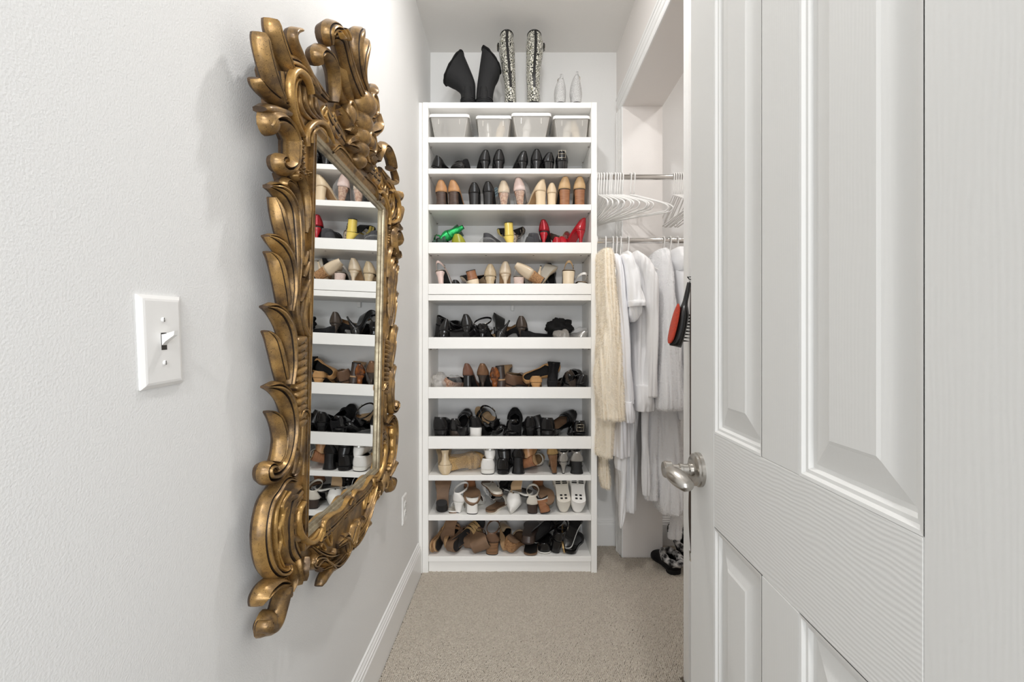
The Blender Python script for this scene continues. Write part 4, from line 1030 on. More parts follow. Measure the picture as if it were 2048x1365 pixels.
# ---- black row with velvet bag
S(5, 873, 'stil', 'black patent pump standing in the left corner', (0, 8, 10), upper='patent', H=.06, hc=.06, dy=.03, W=.034, hk='cone')
S(5, 890, 'peep', 'black platform heel tilted behind the corner pump', (22, 30, -30), upper='patent', H=.085, dy=.09, lift=.02, P=.015)
S(5, 903, 'pump', 'black leather pump lying on its side, toe to the left', (0, 68, 60), upper='black', H=.06, dy=.03, sole='patent')
S(5, 932, 'stil', 'tall black glossy stiletto pump left of the spool heels', (0, 0, -10), upper='charcoal', H=.085, hc=.062, dy=.03, W=.039, heel='charcoal')
S(5, 963, 'spool', 'black patent pump with a flared spool heel', (0, 0, -12), upper='patent', H=.07, hc=.030, dy=.03, W=.036)
S(5, 978, 'sandal', 'black strappy patent sandal piled behind the spool heel', (8, 30, -50), upper='patent', H=.055, dy=.08, lining='tanlining', lift=.0)
S(5, 1001, 'stil', 'black pump upside down with tan lining, heel pointing up', (-15, 205, 30), upper='charcoal', H=.07, dy=.03, lining='tanlining', heel='black', sole='black')
S(5, 1020, 'pump', 'black pump with tan inside leaning behind the gunmetal pump', (20, -40, 40), upper='suede', H=.07, dy=.10, lining='tanlining')
S(5, 1042, 'stil', 'gunmetal metallic stiletto pump beside the black suede flats', (0, 0, -8), upper='gunmetal', H=.078, hc=.060, dy=.03, W=.038, heel='gunmetal')
S(5, 1071, 'flat', 'black suede flat lying left of the velvet bag', (0, 16, -40), upper='suede', dy=.03, vs=.5)
S(5, 1088, 'flat', 'second black suede flat under the velvet bag', (0, -14, -60), upper='suede', dy=.06, vs=.5)
S(5, 1158, 'flat', 'silver-grey shoe in clear plastic at the right end', (0, 20, 40), upper='silver', dy=.04, lining='greylining', k=.95)
# ---- brown row
S(6, 910, 'flat', 'pale printed shoe in a plastic wrap beside the crumpled bag', (0, 40, -30), upper='floral', dy=.05, lift=.0)
S(6, 934, 'stil', 'chestnut brown pump with black lower heel', (0, 0, -10), upper='pump_brown', H=.082, hc=.062, dy=.03, heel='black', hk='flare', lining='blacklining')
S(6, 965, 'stil', 'bronze patent pump with a slim curved heel', (0, 0, -4), upper='bronze', H=.082, hc=.062, dy=.03, heel='gunmetal', W=.039)
S(6, 988, 'spool', 'tortoiseshell patent pump with a glossy amber heel', (0, 0, -12), upper='tortoise', H=.07, hc=.055, dy=.03, W=.034, heel='tortoise')
S(6, 1008, 'peep', 'dark platform shoe upside down, heel up behind the amber pump', (0, 176, -12), upper='darkbrown', H=.075, dy=.06, heel='darkbrown', P=.015, sole='tansole')
S(6, 1036, 'loafer', 'dark brown low wedge loafer tilted to the right', (8, 20, -30), upper='brown', dy=.03, H=.03, lining='taupe', W=.042)
S(6, 1072, 'pump', 'light tan cone-heel shoe in front of the tipped tan flat', (0, 0, 0), upper='cognac', heel='cognac', H=.045, hk='cone', hc=.035, dy=.03, W=.040, lining='blacklining')
S(6, 1084, 'flat', 'tan flat with black sole standing on edge', (40, 62, -30), upper='cognac', dy=.08, sole='rubber', lift=.03, W=.04)
S(6, 1110, 'stil', 'black suede pump upside down with its thin heel up', (0, 184, -6), upper='suede', H=.09, dy=.04, sole='suede')
S(6, 1137, 'pump', 'dark grey pump leaning beside the black suede heel', (0, -25, 20), upper='gunmetal', H=.05, dy=.03, W=.036)
S(6, 1150, 'loafer', 'black patent shoe piled behind the dark grey pump', (14, 24, -20), upper='patent', dy=.09, lift=.01)
S(6, 1170, 'loafer', 'black patent loafer at the right end of the brown row', (0, 12, 6), upper='patent', dy=.03, W=.038)
# ---- black row below
S(7, 880, 'loafer', 'big black leather loafer in the left corner', (0, 0, -16), upper='black', dy=.03, W=.044, H=.05, hk='block', k=1.08)
S(7, 910, 'pump', 'black pump with metallic clear block heel', (0, 0, -6), upper='charcoal', heel='gunmetal', H=.05, hc=.06, dy=.03, W=.039)
S(7, 927, 'loafer', 'black loafer standing behind the clear-heeled pump', (25, 10, 0), upper='black', dy=.10)
S(7, 950, 'pump', 'black pump with a bright white block heel', (0, 0, -10), upper='black', heel='white', H=.065, hc=.055, dy=.03, W=.042, lining='blacklining', cap='whitesole')
S(7, 976, 'sandal', 'black strappy sandal with tan lining piled at the back', (30, -35, 20), upper='black', dy=.11, lining='tanlining', H=.06, lift=.02)
S(7, 990, 'flat', 'black patent flat with a bow on its toe', (12, 20, 200), upper='patent', dy=.03, bow=True, lift=.01, lining='tanlining')
S(7, 1026, 'loafer', 'black crocodile loafer beneath a plain one', (0, 0, 4), upper='patent', dy=.03, W=.040, H=.045)
S(7, 1030, 'loafer', 'black suede slipper standing on end behind the crocodile loafer', (24, 0, 0), upper='suede', dy=.10, lift=.01)
S(7, 1060, 'cone', 'black leather pump with rounded back and curved heel', (0, 0, -2), upper='black', H=.065, hc=.055, dy=.03, W=.040)
S(7, 1066, 'wedge', 'black wedge shoe lying behind the rounded black pump', (20, 168, 20), upper='black', heel='black', dy=.10, lift=.02, sole='black', H=.06)
S(7, 1092, 'loafer', 'black soft leather ankle loafer with seam down its back', (0, 0, -10), upper='black', dy=.03, W=.043, H=.05, k=1.05)
S(7, 1127, 'loafer', 'black loafer with brown lining tilted up on its side', (28, 42, -25), upper='black', dy=.05, lining='brownsole', insole='brownsole')
S(7, 1159, 'loafer', 'black patent loafer with a metal buckle at the right', (0, 0, 0), upper='patent', dy=.03, W=.042, H=.04, buckle=True)
# ---- ninth shelf
S(8, 878, 'pump', 'beige crocodile-print heel lying upside down in the left corner', (6, 180, 12), upper='croc', heel='croc', sole='taupe', H=.078, dy=.0, hk='spool', W=.044, hc=.045)
S(8, 928, 'wedge', 'tan jute espadrille in a clear bag, lying on its side', (0, 92, -76), upper='jute', heel='jute', sole='jute', insole='jute', H=.075, dy=.03, P=.03, W=.042)
S(8, 976, 'loafer', 'chunky white clog, the lower one of its stacked pair', (0, 0, 3), upper='white', heel='whitesole', sole='whitesole', H=.02, dy=.0, P=.012, W=.044, lining='greylining')
S(8, 977, 'loafer', 'white clog turned sole up on top of its twin', (4, 180, 4), upper='white', heel='whitesole', sole='silver', H=.0115, dy=.01, P=.010, W=.042, lift=.070, k=.8)
S(8, 1006, 'loafer', 'black clog with rubber sole under its twin', (0, 0, -4), upper='black', dy=.0, W=.040, H=.02, lining='blacklining')
S(8, 1003, 'loafer', 'black clog resting sole up on the lower clog', (0, 178, 8), upper='black', dy=.01, W=.040, H=.02, lift=.062)
S(8, 1036, 'sandal', 'black block-heel sandal with a beige footbed', (0, 0, -4), upper='black', heel='black', H=.082, dy=.005, W=.042, insole='tanlining', hk='flare')
S(8, 1068, 'wedge', 'tan wedge sandal lying on its side with white cutout straps', (-10, 68, -40), upper='white', strapmat='offwhite', heel='wood', sole='wood', H=.075, dy=.0, P=.015, insole='tansole', straps=[(.68, .74, .036, .03), (.60, .66, .045, -.03), (.52, .58, .05, .04)])
S(8, 1072, 'wedge', 'tan wedge sandal turned sole up over its twin', (-8, 172, -30), upper='white', strapmat='offwhite', heel='tan', sole='tansole', H=.05, dy=.03, P=.015, lift=.075)
S(8, 1108, 'sandal', 'gold heeled sandal with a marbled heel', (0, -6, -8), upper='gold', heel='bronze', H=.095, dy=.0, W=.036, hk='cone')
S(8, 1127, 'sandal', 'silver kitten-heel sandal between gold and black sandals', (0, 0, 4), upper='silver', heel='silver', H=.060, dy=.005, W=.034, hk='kitten')
S(8, 1153, 'sandal', 'black sandal with silver trim and fluted heel at right', (0, 0, -4), upper='black', heel='rubber', H=.062, dy=.005, W=.042, hk='flare', insole='silver', strapmat='silver')
S(8, 1160, 'slide', 'black slide lying over the right-hand black sandal', (-4, 10, -40), upper='black', sole='silver', heel='black', H=.02, dy=.06, lift=.085)
# ---- tenth shelf
S(9, 881, 'mule', 'brown-soled mule leaning back, black block heel to the front', (142, 0, 184), upper='black', heel='rubber', sole='brownsole', H=.05, hk='block', dy=.0, W=.042, L=.22)
S(9, 914, 'sandal', 'white block sandal standing left of the platform heel', (0, 0, -24), upper='white', heel='white', H=.055, dy=.01, W=.040, strapmat='white', insole='brownsole', sole='whitesole', hk='cone')
S(9, 925, 'flatsandal', 'white flat sandal tucked low behind the platform heel', (0, 0, 150), upper='white', dy=.02, sole='whitesole', insole='offwhite')
S(9, 944, 'slide', 'white sandal on a thick white block heel', (0, 0, -6), upper='white', heel='white', sole='whitesole', H=.080, dy=.005, P=.014, W=.042, hk='block', insole='brownsole')
S(9, 941, 'slide', 'white platform sandal lying sole up on the white block heel', (26, 184, 190), upper='white', heel='wood', sole='brownsole', H=.07, dy=.0, P=.014, W=.044, hk='block', lift=.042, L=.21)
S(9, 982, 'slide', 'brown and white striped slide resting on its pair', (0, 184, 22), upper='white', sole='brownsole', heel='offwhite', H=.02, dy=.02, lift=.05, straps=[(.72, .77, .034, 0), (.64, .69, .04, 0), (.56, .61, .046, 0)])
S(9, 978, 'slide', 'brown and white striped slide lying flat underneath', (0, 0, -24), upper='offwhite', sole='brownsole', heel='offwhite', H=.02, dy=.0, insole='brownsole', straps=[(.72, .77, .034, 0), (.64, .69, .04, 0), (.56, .61, .046, 0)])
S(9, 1003, 'sandal', 'silver strappy sandal leaning on end at the back', (58, 0, -28), upper='silver', H=.05, dy=.08)
S(9, 1030, 'mule', 'white pointed mule standing with its beige insole showing', (-36, 0, 166), upper='white', heel='white', sole='whitesole', insole='tanlining', H=.035, hk='cone', dy=.0, W=.040, toe='point', lining='greylining')
S(9, 1062, 'slide', 'black slide with white edge lying on top', (0, -6, 40), upper='black', sole='whitesole', heel='black', H=.02, dy=.03, lift=.075, insole='black')
S(9, 1064, 'sandal', 'low sandal with a dark round heel under the black slide', (0, 0, -6), upper='offwhite', heel='darkbrown', H=.045, dy=.0, W=.038)
S(9, 1093, 'slide', 'tilted sandal with a tall brown wooden heel', (0, -14, -8), upper='offwhite', heel='wood', sole='whitesole', H=.070, dy=.0, W=.039, hk='block', strapmat='white')
S(9, 1088, 'slide', 'brown-soled sandal lying sole up on the wooden heel', (28, 178, 196), upper='white', heel='wood', sole='brownsole', H=.065, dy=.0, P=.010, W=.041, hk='block', strapmat='white', lift=.045, L=.21)
S(9, 1125, 'loafer', 'cream driving shoe standing sole out, left of its twin', (148, 2, 182), upper='offwhite', sole='offwhite', heel='offwhite', dy=.005, H=.0115, L=.215, W=.044, lining='greylining', pads=True)
S(9, 1160, 'loafer', 'white driving shoe standing sole out at the right end', (146, -3, 178), upper='white', sole='white', heel='white', dy=.0, H=.0115, L=.22, W=.046, lining='greylining', pads=True)
# ---- bottom shelf
S(10, 869, 'flatsandal', 'tan flat sandal standing on edge in the left corner', (10, 84, -4), upper='tan', sole='tansole', dy=.01, strapmat='brown', lining='tanlining')
S(10, 879, 'slide', 'brown wedge slide standing on edge beside the corner sandal', (6, 80, -8), upper='brown', sole='tansole', heel='cork', dy=.01, H=.03)
S(10, 897, 'flatsandal', 'orange-tan strappy sandal standing on its toe', (-60, 12, 10), upper='cognac', strapmat='cognac', sole='brownsole', dy=.02, straps=[(.70, .76, .036, 0), (.58, .64, .048, .03), (.44, .50, .055, -.03), (.2, .26, .06, 0)])
S(10, 916, 'wedge', 'brown wedge sandal standing on edge left of the braided one', (12, 76, -14), upper='brown', heel='brownsole', sole='brownsole', dy=.0, H=.05)
S(10, 932, 'slide', 'tan braided sandal propped up in the middle of the left group', (30, 48, -24), upper='tan', heel='tansole', sole='tansole', dy=.02, H=.04, straps=[(.74, .79, .034, 0), (.67, .72, .04, .02), (.60, .65, .046, -.02), (.53, .58, .05, .02)], strapmat='jute')
S(10, 959, 'wedge', 'large brown wedge sandal tipped toward the front', (14, 64, 16), upper='brown', heel='brownsole', sole='brownsole', dy=.0, H=.085, P=.018, W=.041)
S(10, 983, 'sandal', 'brown sandal with a ridged stacked wood heel', (0, 0, -8), upper='brown', heel='stripewood', H=.060, dy=.0, W=.044, insole='brownsole', strapmat='brown', hk='block')
S(10, 1010, 'mule', 'taupe clog standing on edge behind the pale wedge clog', (24, 66, 24), upper='taupe', sole='tansole', heel='tansole', H=.03, dy=.03, hk='wedge', lift=.0)
S(10, 1034, 'mule', 'pale taupe clog with a slanted wooden wedge heel', (0, 26, -28), upper='taupe', heel='cork', sole='cork', H=.055, dy=.0, hk='wedge', lining='brownsole', W=.042)
S(10, 1063, 'mule', 'dark brown clog resting sole up on the flat slide', (0, 182, -10), upper='darkbrown', heel='darkbrown', sole='darkbrown', H=.03, dy=.01, hk='wedge', lift=.035, W=.042)
S(10, 1060, 'flatsandal', 'brown flat slide lying under the dark clog', (0, 0, -6), upper='brown', sole='brownsole', dy=.0, W=.042)
S(10, 1088, 'flat', 'black flat lying low next to the dark clog', (0, 0, -6), upper='black', sole='whitesole', dy=.01, W=.040)
S(10, 1098, 'loafer', 'black shoe with pale edge leaning over the low flat', (40, 44, -30), upper='black', sole='whitesole', dy=.05, lift=.01)
S(10, 1122, 'sandal', 'black block-heel sandal leaning left of the gold-edged flat', (6, 14, -14), upper='black', heel='black', H=.06, dy=.0, W=.036)
S(10, 1138, 'flatsandal', 'black flat sandal with a gold edge standing upright', (14, 78, 6), upper='black', sole='gold', dy=.015)
S(10, 1160, 'slide', 'black slide leaning steeply in the right corner', (46, 12, -24), upper='black', sole='whitesole', heel='black', H=.02, dy=.03, lift=.02, insole='charcoal')
S(10, 1164, 'slide', 'black slide lying flat in the right corner', (0, 0, -20), upper='black', sole='black', heel='black', H=.02, dy=.01, insole='charcoal', W=.04)

S(10, 945, 'wedge', 'dark brown wedge sandal on edge behind the braided one', (16, 80, 4), upper='darkbrown', heel='brownsole', sole='brownsole', dy=.05, H=.05, strapmat='tan')
S(10, 904, 'slide', 'light brown slide on edge behind the orange-tan sandal', (8, 82, 0), upper='tan', heel='tansole', sole='tansole', dy=.06, H=.02)
# ------------------------------------------------------------------ boots on top of the unit
def ring_px(L, Rr, Yc, b, n=28, ex=.85):
    x0, z0 = PX(L[0], Yc), PZ(L[1], Yc); x1, z1 = PX(Rr[0], Yc), PZ(Rr[1], Yc)
    out = []
    for k in range(n):
        a = 2 * math.pi * k / n
        c = math.copysign(abs(math.cos(a)) ** ex, math.cos(a)); s_ = math.copysign(abs(math.sin(a)) ** ex, math.sin(a))
        out.append(((x0 + x1) / 2 + (x1 - x0) / 2 * c, Yc + b * s_, (z0 + z1) / 2 + (z1 - z0) / 2 * c))
    return out
def dense(rings, n=5):
    """smooth interpolation between loft rings"""
    A = [np.array(r, float) for r in rings]
    flat = catmull([a.ravel() for a in A], n)
    return [f.reshape(-1, 3) for f in flat]
M_cuff = mat('black_plush', (16, 15, 16), .95, bump=2, bscale=300)
M_canvas = mat('black_boot_cloth', (30, 30, 31), .8, bump=.3, bscale=300)
M_text = None
def print_mat():
    m = bpy.data.materials.new('printed_rubber'); m.use_nodes = True
    nt = m.node_tree; b = nt.nodes['Principled BSDF']; b.inputs['Roughness'].default_value = .16
    tc = nt.nodes.new('ShaderNodeTexCoord'); mp = nt.nodes.new('ShaderNodeMapping'); mp.inputs['Scale'].default_value = (85, 45, 125)
    nt.links.new(tc.outputs['Object'], mp.inputs['Vector'])
    v = nt.nodes.new('ShaderNodeTexVoronoi'); v.feature = 'F1'; v.distance = 'CHEBYCHEV'; v.inputs['Scale'].default_value = 1.0; v.inputs['Randomness'].default_value = .55
    nt.links.new(mp.outputs['Vector'], v.inputs['Vector'])
    r = nt.nodes.new('ShaderNodeValToRGB'); r.color_ramp.interpolation = 'CONSTANT'
    r.color_ramp.elements[0].color = srgb(20, 20, 20); r.color_ramp.elements[0].position = 0
    r.color_ramp.elements[1].color = srgb(222, 220, 208); r.color_ramp.elements[1].position = .30
    e = r.color_ramp.elements.new(.46); e.color = srgb(24, 24, 24)
    e = r.color_ramp.elements.new(.60); e.color = srgb(188, 186, 160)
    e = r.color_ramp.elements.new(.70); e.color = srgb(22, 22, 22)
    nt.links.new(v.outputs['Distance'], r.inputs['Fac']); nt.links.new(r.outputs['Color'], b.inputs['Base Color'])
    b.inputs['Coat Weight'].default_value = .3
    return m
M_print = print_mat()
def boot(name, label, levels, Yc, bdep, mats, footW=.038, toe='round', extra=None, L=.24, upper='suede', ex=.85):
    ztop = SHELF_Z['top']
    hx = PX((levels[0][0][0] + levels[0][1][0]) / 2, Yc)
    root = thing(name, label, 'boot', (hx, Yc, ztop), (0, 0, 0), 'boots on top of the shelving unit')
    rings = []
    # the first level stands on the board itself
    x0, x1 = PX(levels[0][0][0], Yc) - hx, PX(levels[0][1][0], Yc) - hx
    n = 28
    def base(z): return [((x0 + x1) / 2 + (x1 - x0) / 2 * math.copysign(abs(math.cos(2 * math.pi * k / n)) ** ex, math.cos(2 * math.pi * k / n)), bdep[0] * math.copysign(abs(math.sin(2 * math.pi * k / n)) ** ex, math.sin(2 * math.pi * k / n)), z) for k in range(n)]
    rings.append(base(.03))
    for (Lp, Rp), b in zip(levels, bdep):
        rings.append([(p[0] - hx, p[1] - Yc, p[2] - ztop) for p in ring_px(Lp, Rp, Yc, b, n, ex)])
    D = dense(rings, 5)
    mb = MB(); mb.loft(D, cap0=True, cap1=False)
    o = mb.build('shaft', mats, root, True, 'merge')
    md = o.modifiers.new('thickness', 'SOLIDIFY'); md.thickness = .003; md.offset = -1; md.material_offset = 1 if len(mats) > 1 else 0
    la = Last(L, footW, .02, .008, toe)
    me, th = upper_mesh(la, 'foot', [mats[0], mats[-1]], hc=.085, hd=.085, vs=.34, hv=.088, ht=.03, lean=.02, soft=.14)
    f = link('foot', me, root); f.location = (0, -bdep[0], 0)
    f = sole_mesh(la, .008, 1.05).build('sole', MS['rubber'], root, True, angle=45); f.location = (0, -bdep[0], 0)
    hm, cp = heel_mesh(la, 'flat', .008); f = hm.build('heel', MS['rubber'], root, True, angle=45); f.location = (0, -bdep[0], .0)
    if extra: extra(root, D, hx)
    return root
def slouch(root, D, hx):
    rim = D[-1]
    mb = MB(); pts = [Vector(p) for p in rim]
    rr = [.0055 + .0015 * math.sin(k * 2.3) for k in range(len(pts))]
    mb.tube(pts, rr, 8, closed=True); mb.build('plush_trim', M_cuff, root, True)
    # ribbed heel stiffener
    for k in range(5):
        ring = D[2 + k]
        c = np.mean(ring, 0); mb = MB()
        mb.tube([Vector(c + (p - c) * 1.03) for p in ring], .0022, 6, closed=True); mb.build('heel_rib', M_canvas, root, True)
boot('slouch_boot', 'black slouchy boot flopping to the left on top of the shelves', [((922, 206), (951, 206)), ((921, 188), (951, 184)), ((912, 178), (950, 166)), ((901, 172), (941, 142)), ((889, 166), (926, 107))], 2.45, [.045, .045, .05, .06, .07], [M_canvas, M_cuff], extra=slouch)
boot('slouch_boot', 'black slouchy boot leaning right, touching the printed rain boot', [((952, 206), (985, 206)), ((953, 186), (987, 186)), ((955, 168), (991, 170)), ((959, 140), (997, 158)), ((965, 100), (1001, 142))], 2.45, [.045, .045, .05, .06, .07], [M_canvas, M_cuff], extra=slouch)
def rain(side):
    def f(root, D, hx):
        mb = MB()
        P = []
        for ring in D[3:]:
            k = 21     # back of the ring (towards the viewer)
            q = (ring[k] + ring[(k + 1) % 28]) / 2
            P.append([(ring[k][0] - .004, ring[k][1] - .0015, ring[k][2]), (ring[k][0] + .006 + .004, ring[k][1] - .0025, ring[k][2])])
        mb.grid(P); o = mb.build('back_strip', MS['patent'], root, True)
        rim = [Vector(p) for p in D[-1]]
        mb = MB(); mb.tube(rim, .0035, 8, closed=True); mb.build('top_binding', MS['patent'], root, True)
        ring = D[-7]; kk = 14 if side < 0 else 0
        p = Vector(ring[kk])
        mb = MB(); mb.box(p.x - .004, p.x + .004, p.y - .02, p.y + .012, p.z - .016, p.z + .014, bev=.001); mb.build('side_tab', MS['patent'], root)
        mb = MB(); s = side * .006
        mb.tube([(p.x + s, p.y - .012, p.z - .012), (p.x + s, p.y + .008, p.z - .012), (p.x + s, p.y + .008, p.z + .010), (p.x + s, p.y - .012, p.z + .010)], .0018, 6, closed=True); mb.build('buckle', MS['metal'], root, True)
        mb = MB(); ring = D[2]; c = np.mean(ring, 0)
        mb.loft([[tuple(c + (q - c) * 1.06 + np.array((0, 0, dz))) for q in ring] for dz in (-.03, .0)], cap0=False, cap1=False); mb.build('heel_guard', MS['patent'], root, True)
    return f
boot('rain_boot', 'tall printed black and white rain boot, buckle on its left', [((1009, 203), (1033, 203)), ((1009, 180), (1032, 180)), ((1005, 150), (1031, 150)), ((998, 110), (1030, 110)), ((997, 92), (1029, 92)), ((1001, 73), (1026, 72))], 2.46, [.042, .044, .05, .058, .058, .05], [M_print, MS['blacklining']], extra=rain(-1), ex=1)
boot('rain_boot', 'tall printed black and white rain boot, buckle on its right', [((1054, 203), (1081, 203)), ((1054, 180), (1080, 180)), ((1052, 150), (1081, 150)), ((1052, 110), (1086, 110)), ((1052, 92), (1087, 92)), ((1055, 72), (1082, 73))], 2.46, [.042, .044, .05, .058, .058, .05], [M_print, MS['blacklining']], extra=rain(1), ex=1)
def glit(side):
    def f(root, D, hx):
        p = Vector(D[-1][0 if side > 0 else 14])
        mb = MB(); mb.tube([p + Vector((0, -.012, -.03)), p + Vector((side * .006, -.012, -.02)), p + Vector((side * .006, -.012, -.008)), p + Vector((0, -.012, 0))], .002, 6); mb.build('buckle', MS['metal'], root, True)
        c = np.mean(D[-1], 0); b = Vector(D[-1][21])
        mb = MB(); mb.tube([b + Vector((-.006, 0, -.012)), b + Vector((-.005, -.004, .006)), b + Vector((.005, -.004, .006)), b + Vector((.006, 0, -.012))], .0028, 6); mb.build('pull_tab', MS['glitter'], root, True)
    return f
boot('ankle_boot', 'silver glitter ankle boot beside its taller-looking twin', [((1109, 203), (1131, 203)), ((1108, 190), (1132, 190)), ((1110, 176), (1131, 176)), ((1115, 164), (1128, 164)), ((1117, 160), (1126, 160))], 2.43, [.036, .038, .04, .038, .036], [MS['glitter'], MS['greylining']], extra=glit(-1), footW=.034, L=.22, ex=1)
boot('ankle_boot', 'silver glitter ankle boot at the right end of the boots', [((1142, 203), (1162, 203)), ((1139, 190), (1164, 190)), ((1141, 174), (1162, 174)), ((1145, 160), (1159, 160)), ((1148, 155), (1157, 155))], 2.43, [.036, .038, .04, .038, .036], [MS['glitter'], MS['greylining']], extra=glit(1), footW=.034, L=.22, ex=1)

# ------------------------------------------------------------------ plastic boxes
def clear_mat(name, rgb, alpha, rough=.2):
    m = bpy.data.materials.new(name); m.use_nodes = True
    nt = m.node_tree; nt.nodes.clear()
    out = nt.nodes.new('ShaderNodeOutputMaterial'); mix = nt.nodes.new('ShaderNodeMixShader')
    t = nt.nodes.new('ShaderNodeBsdfTransparent'); b = nt.nodes.new('ShaderNodeBsdfPrincipled')
    t.inputs[0].default_value = (.97, .97, .97, 1)
    b.inputs['Base Color'].default_value = srgb(*rgb); b.inputs['Roughness'].default_value = rough
    fr = nt.nodes.new('ShaderNodeLayerWeight'); fr.inputs['Blend'].default_value = .35
    ma = nt.nodes.new('ShaderNodeMath'); ma.operation = 'MULTIPLY_ADD'; ma.inputs[1].default_value = .4; ma.inputs[2].default_value = alpha; ma.use_clamp = True
    nt.links.new(fr.outputs['Facing'], ma.inputs[0]); nt.links.new(ma.outputs[0], mix.inputs[0])
    nt.links.new(t.outputs[0], mix.inputs[1]); nt.links.new(b.outputs[0], mix.inputs[2]); nt.links.new(mix.outputs[0], out.inputs[0])
    return m
M_bin = clear_mat('frosted_box_plastic', (240, 237, 232), .46)
M_lid = clear_mat('white_lid_plastic', (250, 249, 248), .95)
M_bag = clear_mat('clear_bag_plastic', (236, 236, 236), .03, .10)
def bin_(px0, px1, b0, b1, ytop, dy, label, content):
    Y = YF + dy; Z = SHELF_Z[0]
    xa, xb = PX(px0, Y), PX(px1, Y); ba, bb = PX(b0, Y), PX(b1, Y)
    h = PZ(ytop, Y) - PZ(272.5, Y)
    h = min(h, ZF(216) - Z - .012)
    dep = YBK - .012 - Y
    cx_ = (xa + xb) / 2
    root = thing('storage_box', label, 'box', (cx_, Y, Z), (0, 0, 0), 'clear plastic shoe boxes on the highest shelf')
    def rect(x0, x1, y0, y1, z, r=.012, n=4):
        pts = []
        for (ex, ey, a0) in ((x1 - r, y1 - r, 0), (x0 + r, y1 - r, 90), (x0 + r, y0 + r, 180), (x1 - r, y0 + r, 270)):
            for k in range(n + 1):
                a = R(a0 + 90 * k / n); pts.append((ex + r * math.cos(a), ey + r * math.sin(a), z))
        return pts
    ha = (bb - ba) / 2; hb = (xb - xa) / 2 - .004; off = (ba + bb) / 2 - cx_
    mb = MB()
    mb.loft([rect(off - ha + .006, off + ha - .006, .016, dep - .016, .0006), rect(off - ha, off + ha, .012, dep - .012, .004), rect(-hb + .004, hb - .004, .002, dep - .002, h - .016), rect(-hb, hb, 0, dep, h - .014)], cap0=True, cap1=False)
    o = mb.build('tub', M_bin, root, True, 'merge', angle=50)
    mb = MB()
    hw = (xb - xa) / 2
    mb.loft([rect(-hw, hw, -.004, dep + .003, h - .022, .016), rect(-hw, hw, -.004, dep + .003, h - .008, .016), rect(-hw + .004, hw - .004, 0, dep - .001, h - .004, .014), rect(-hw + .014, hw - .014, .010, dep - .011, h, .012)], cap0=False, cap1=True)
    mb.build('lid', M_lid, root, True, 'merge', angle=50)
    for sx in (-.35, .35):
        mb = MB(); mb.box(off + ha * 2 * sx - .002, off + ha * 2 * sx + .002, .0015, .005, h * .55, h - .03, bev=.001); mb.build('rib', M_bin, root)
    for i, (cm, lb, rx) in enumerate(content):
        put_shoe(make_shoe('pump', upper=cm, H=.05, L=.20, W=.030, lining='beigelining'), 'shoe', lb, cx_ + off + (-.03 + .06 * i), Y + .03, Z + .006, (0, rx, 0), 'shoe', 'shoes inside the plastic boxes')
bin_(857.5, 939, 868, 928, 223.5, .008, 'clear plastic shoe box at the left end of the highest shelf', [('charcoal', 'dark shoe faintly seen in the left plastic box', 0)])
bin_(951, 1024, 957, 1015, 222.5, .032, 'clear plastic shoe box second from the left, set farther back', [('silver', 'grey shoe faintly seen in the second plastic box', 0), ('cream', 'pale shoe tilted inside the second plastic box', 14)])
bin_(1022.5, 1103, 1034, 1091, 221, .010, 'clear plastic shoe box third from the left with raised lid', [('white', 'white shoe faintly seen in the third plastic box', 8)])
bin_(1106, 1180.5, 1115, 1174, 223.5, .026, 'clear plastic shoe box at the right end of the highest shelf', [('offwhite', 'off-white shoe faintly seen in the right plastic box', 10), ('cream', 'beige shoe tilted inside the right plastic box', -14)])

# ------------------------------------------------------------------ plastic bags, velvet bag, card
def blob(name, label, cat, c, r, m, seed, amp=.18, freq=3.0, group=None, flatz=None, crump=.06, n=(22, 34)):
    rs = np.random.RandomState(seed)
    W = [(rs.normal(0, 1, 3) * freq, rs.uniform(0, 6.28), rs.uniform(.4, 1)) for _ in range(9)]
    W2 = [(rs.normal(0, 1, 3) * freq * 4, rs.uniform(0, 6.28), rs.uniform(.4, 1)) for _ in range(12)]
    rings = []
    for i in range(n[0] + 1):
        th = math.pi * i / n[0]; ring = []
        for j in range(n[1]):
            ph = 2 * math.pi * j / n[1]
            d = np.array((math.sin(th) * math.cos(ph), math.sin(th) * math.sin(ph), math.cos(th)))
            k = 1 + amp * sum(a * math.sin(w @ d + p) for w, p, a in W) / 3 - crump * sum(abs(a * math.sin(w @ d + p)) for w, p, a in W2) / 3
            q = d * k * np.array(r)
            ring.append((q[0], q[1], max(q[2], -r[2] * .82)))
        rings.append(ring)
    mb = MB(); mb.loft(rings)
    o = mb.build(name, m, None, True, 'merge')
    mn = min(v.co.z for v in o.data.vertices)
    o.location = (c[0], c[1], c[2] - mn + .0005)
    tag(o, label, cat, group)
    return o
def at(px, row, dy):
    Y = YF + .02 + dy
    return (PX(px, Y), Y, SHELF_Z[row])
BG = 'clear bags around shoes'
blob('plastic_bag', 'clear plastic bag around the shorter nude heel', 'bag', at(1008, 2, .10), (.042, .09, .080), M_bag, 3, group=BG)
blob('plastic_bag', 'tall clear plastic bag around the taller nude heel', 'bag', at(1042, 2, .10), (.050, .09, .092), M_bag, 4, .22, group=BG)
blob('plastic_bag', 'clear plastic bag around the grey shoe on the colourful row', 'bag', at(979, 3, .12), (.062, .095, .050), M_bag, 5, group=BG)
blob('plastic_bag', 'clear plastic bag piled beside the velvet bag', 'bag', at(1122, 5, .08), (.055, .075, .045), clear_mat('milky_bag_plastic', (206, 200, 192), .34, .2), 6, group=BG)
blob('plastic_bag', 'clear plastic bag around the silver-grey shoe in the corner', 'bag', at(1159, 5, .12), (.052, .10, .052), M_bag, 7, group=BG)
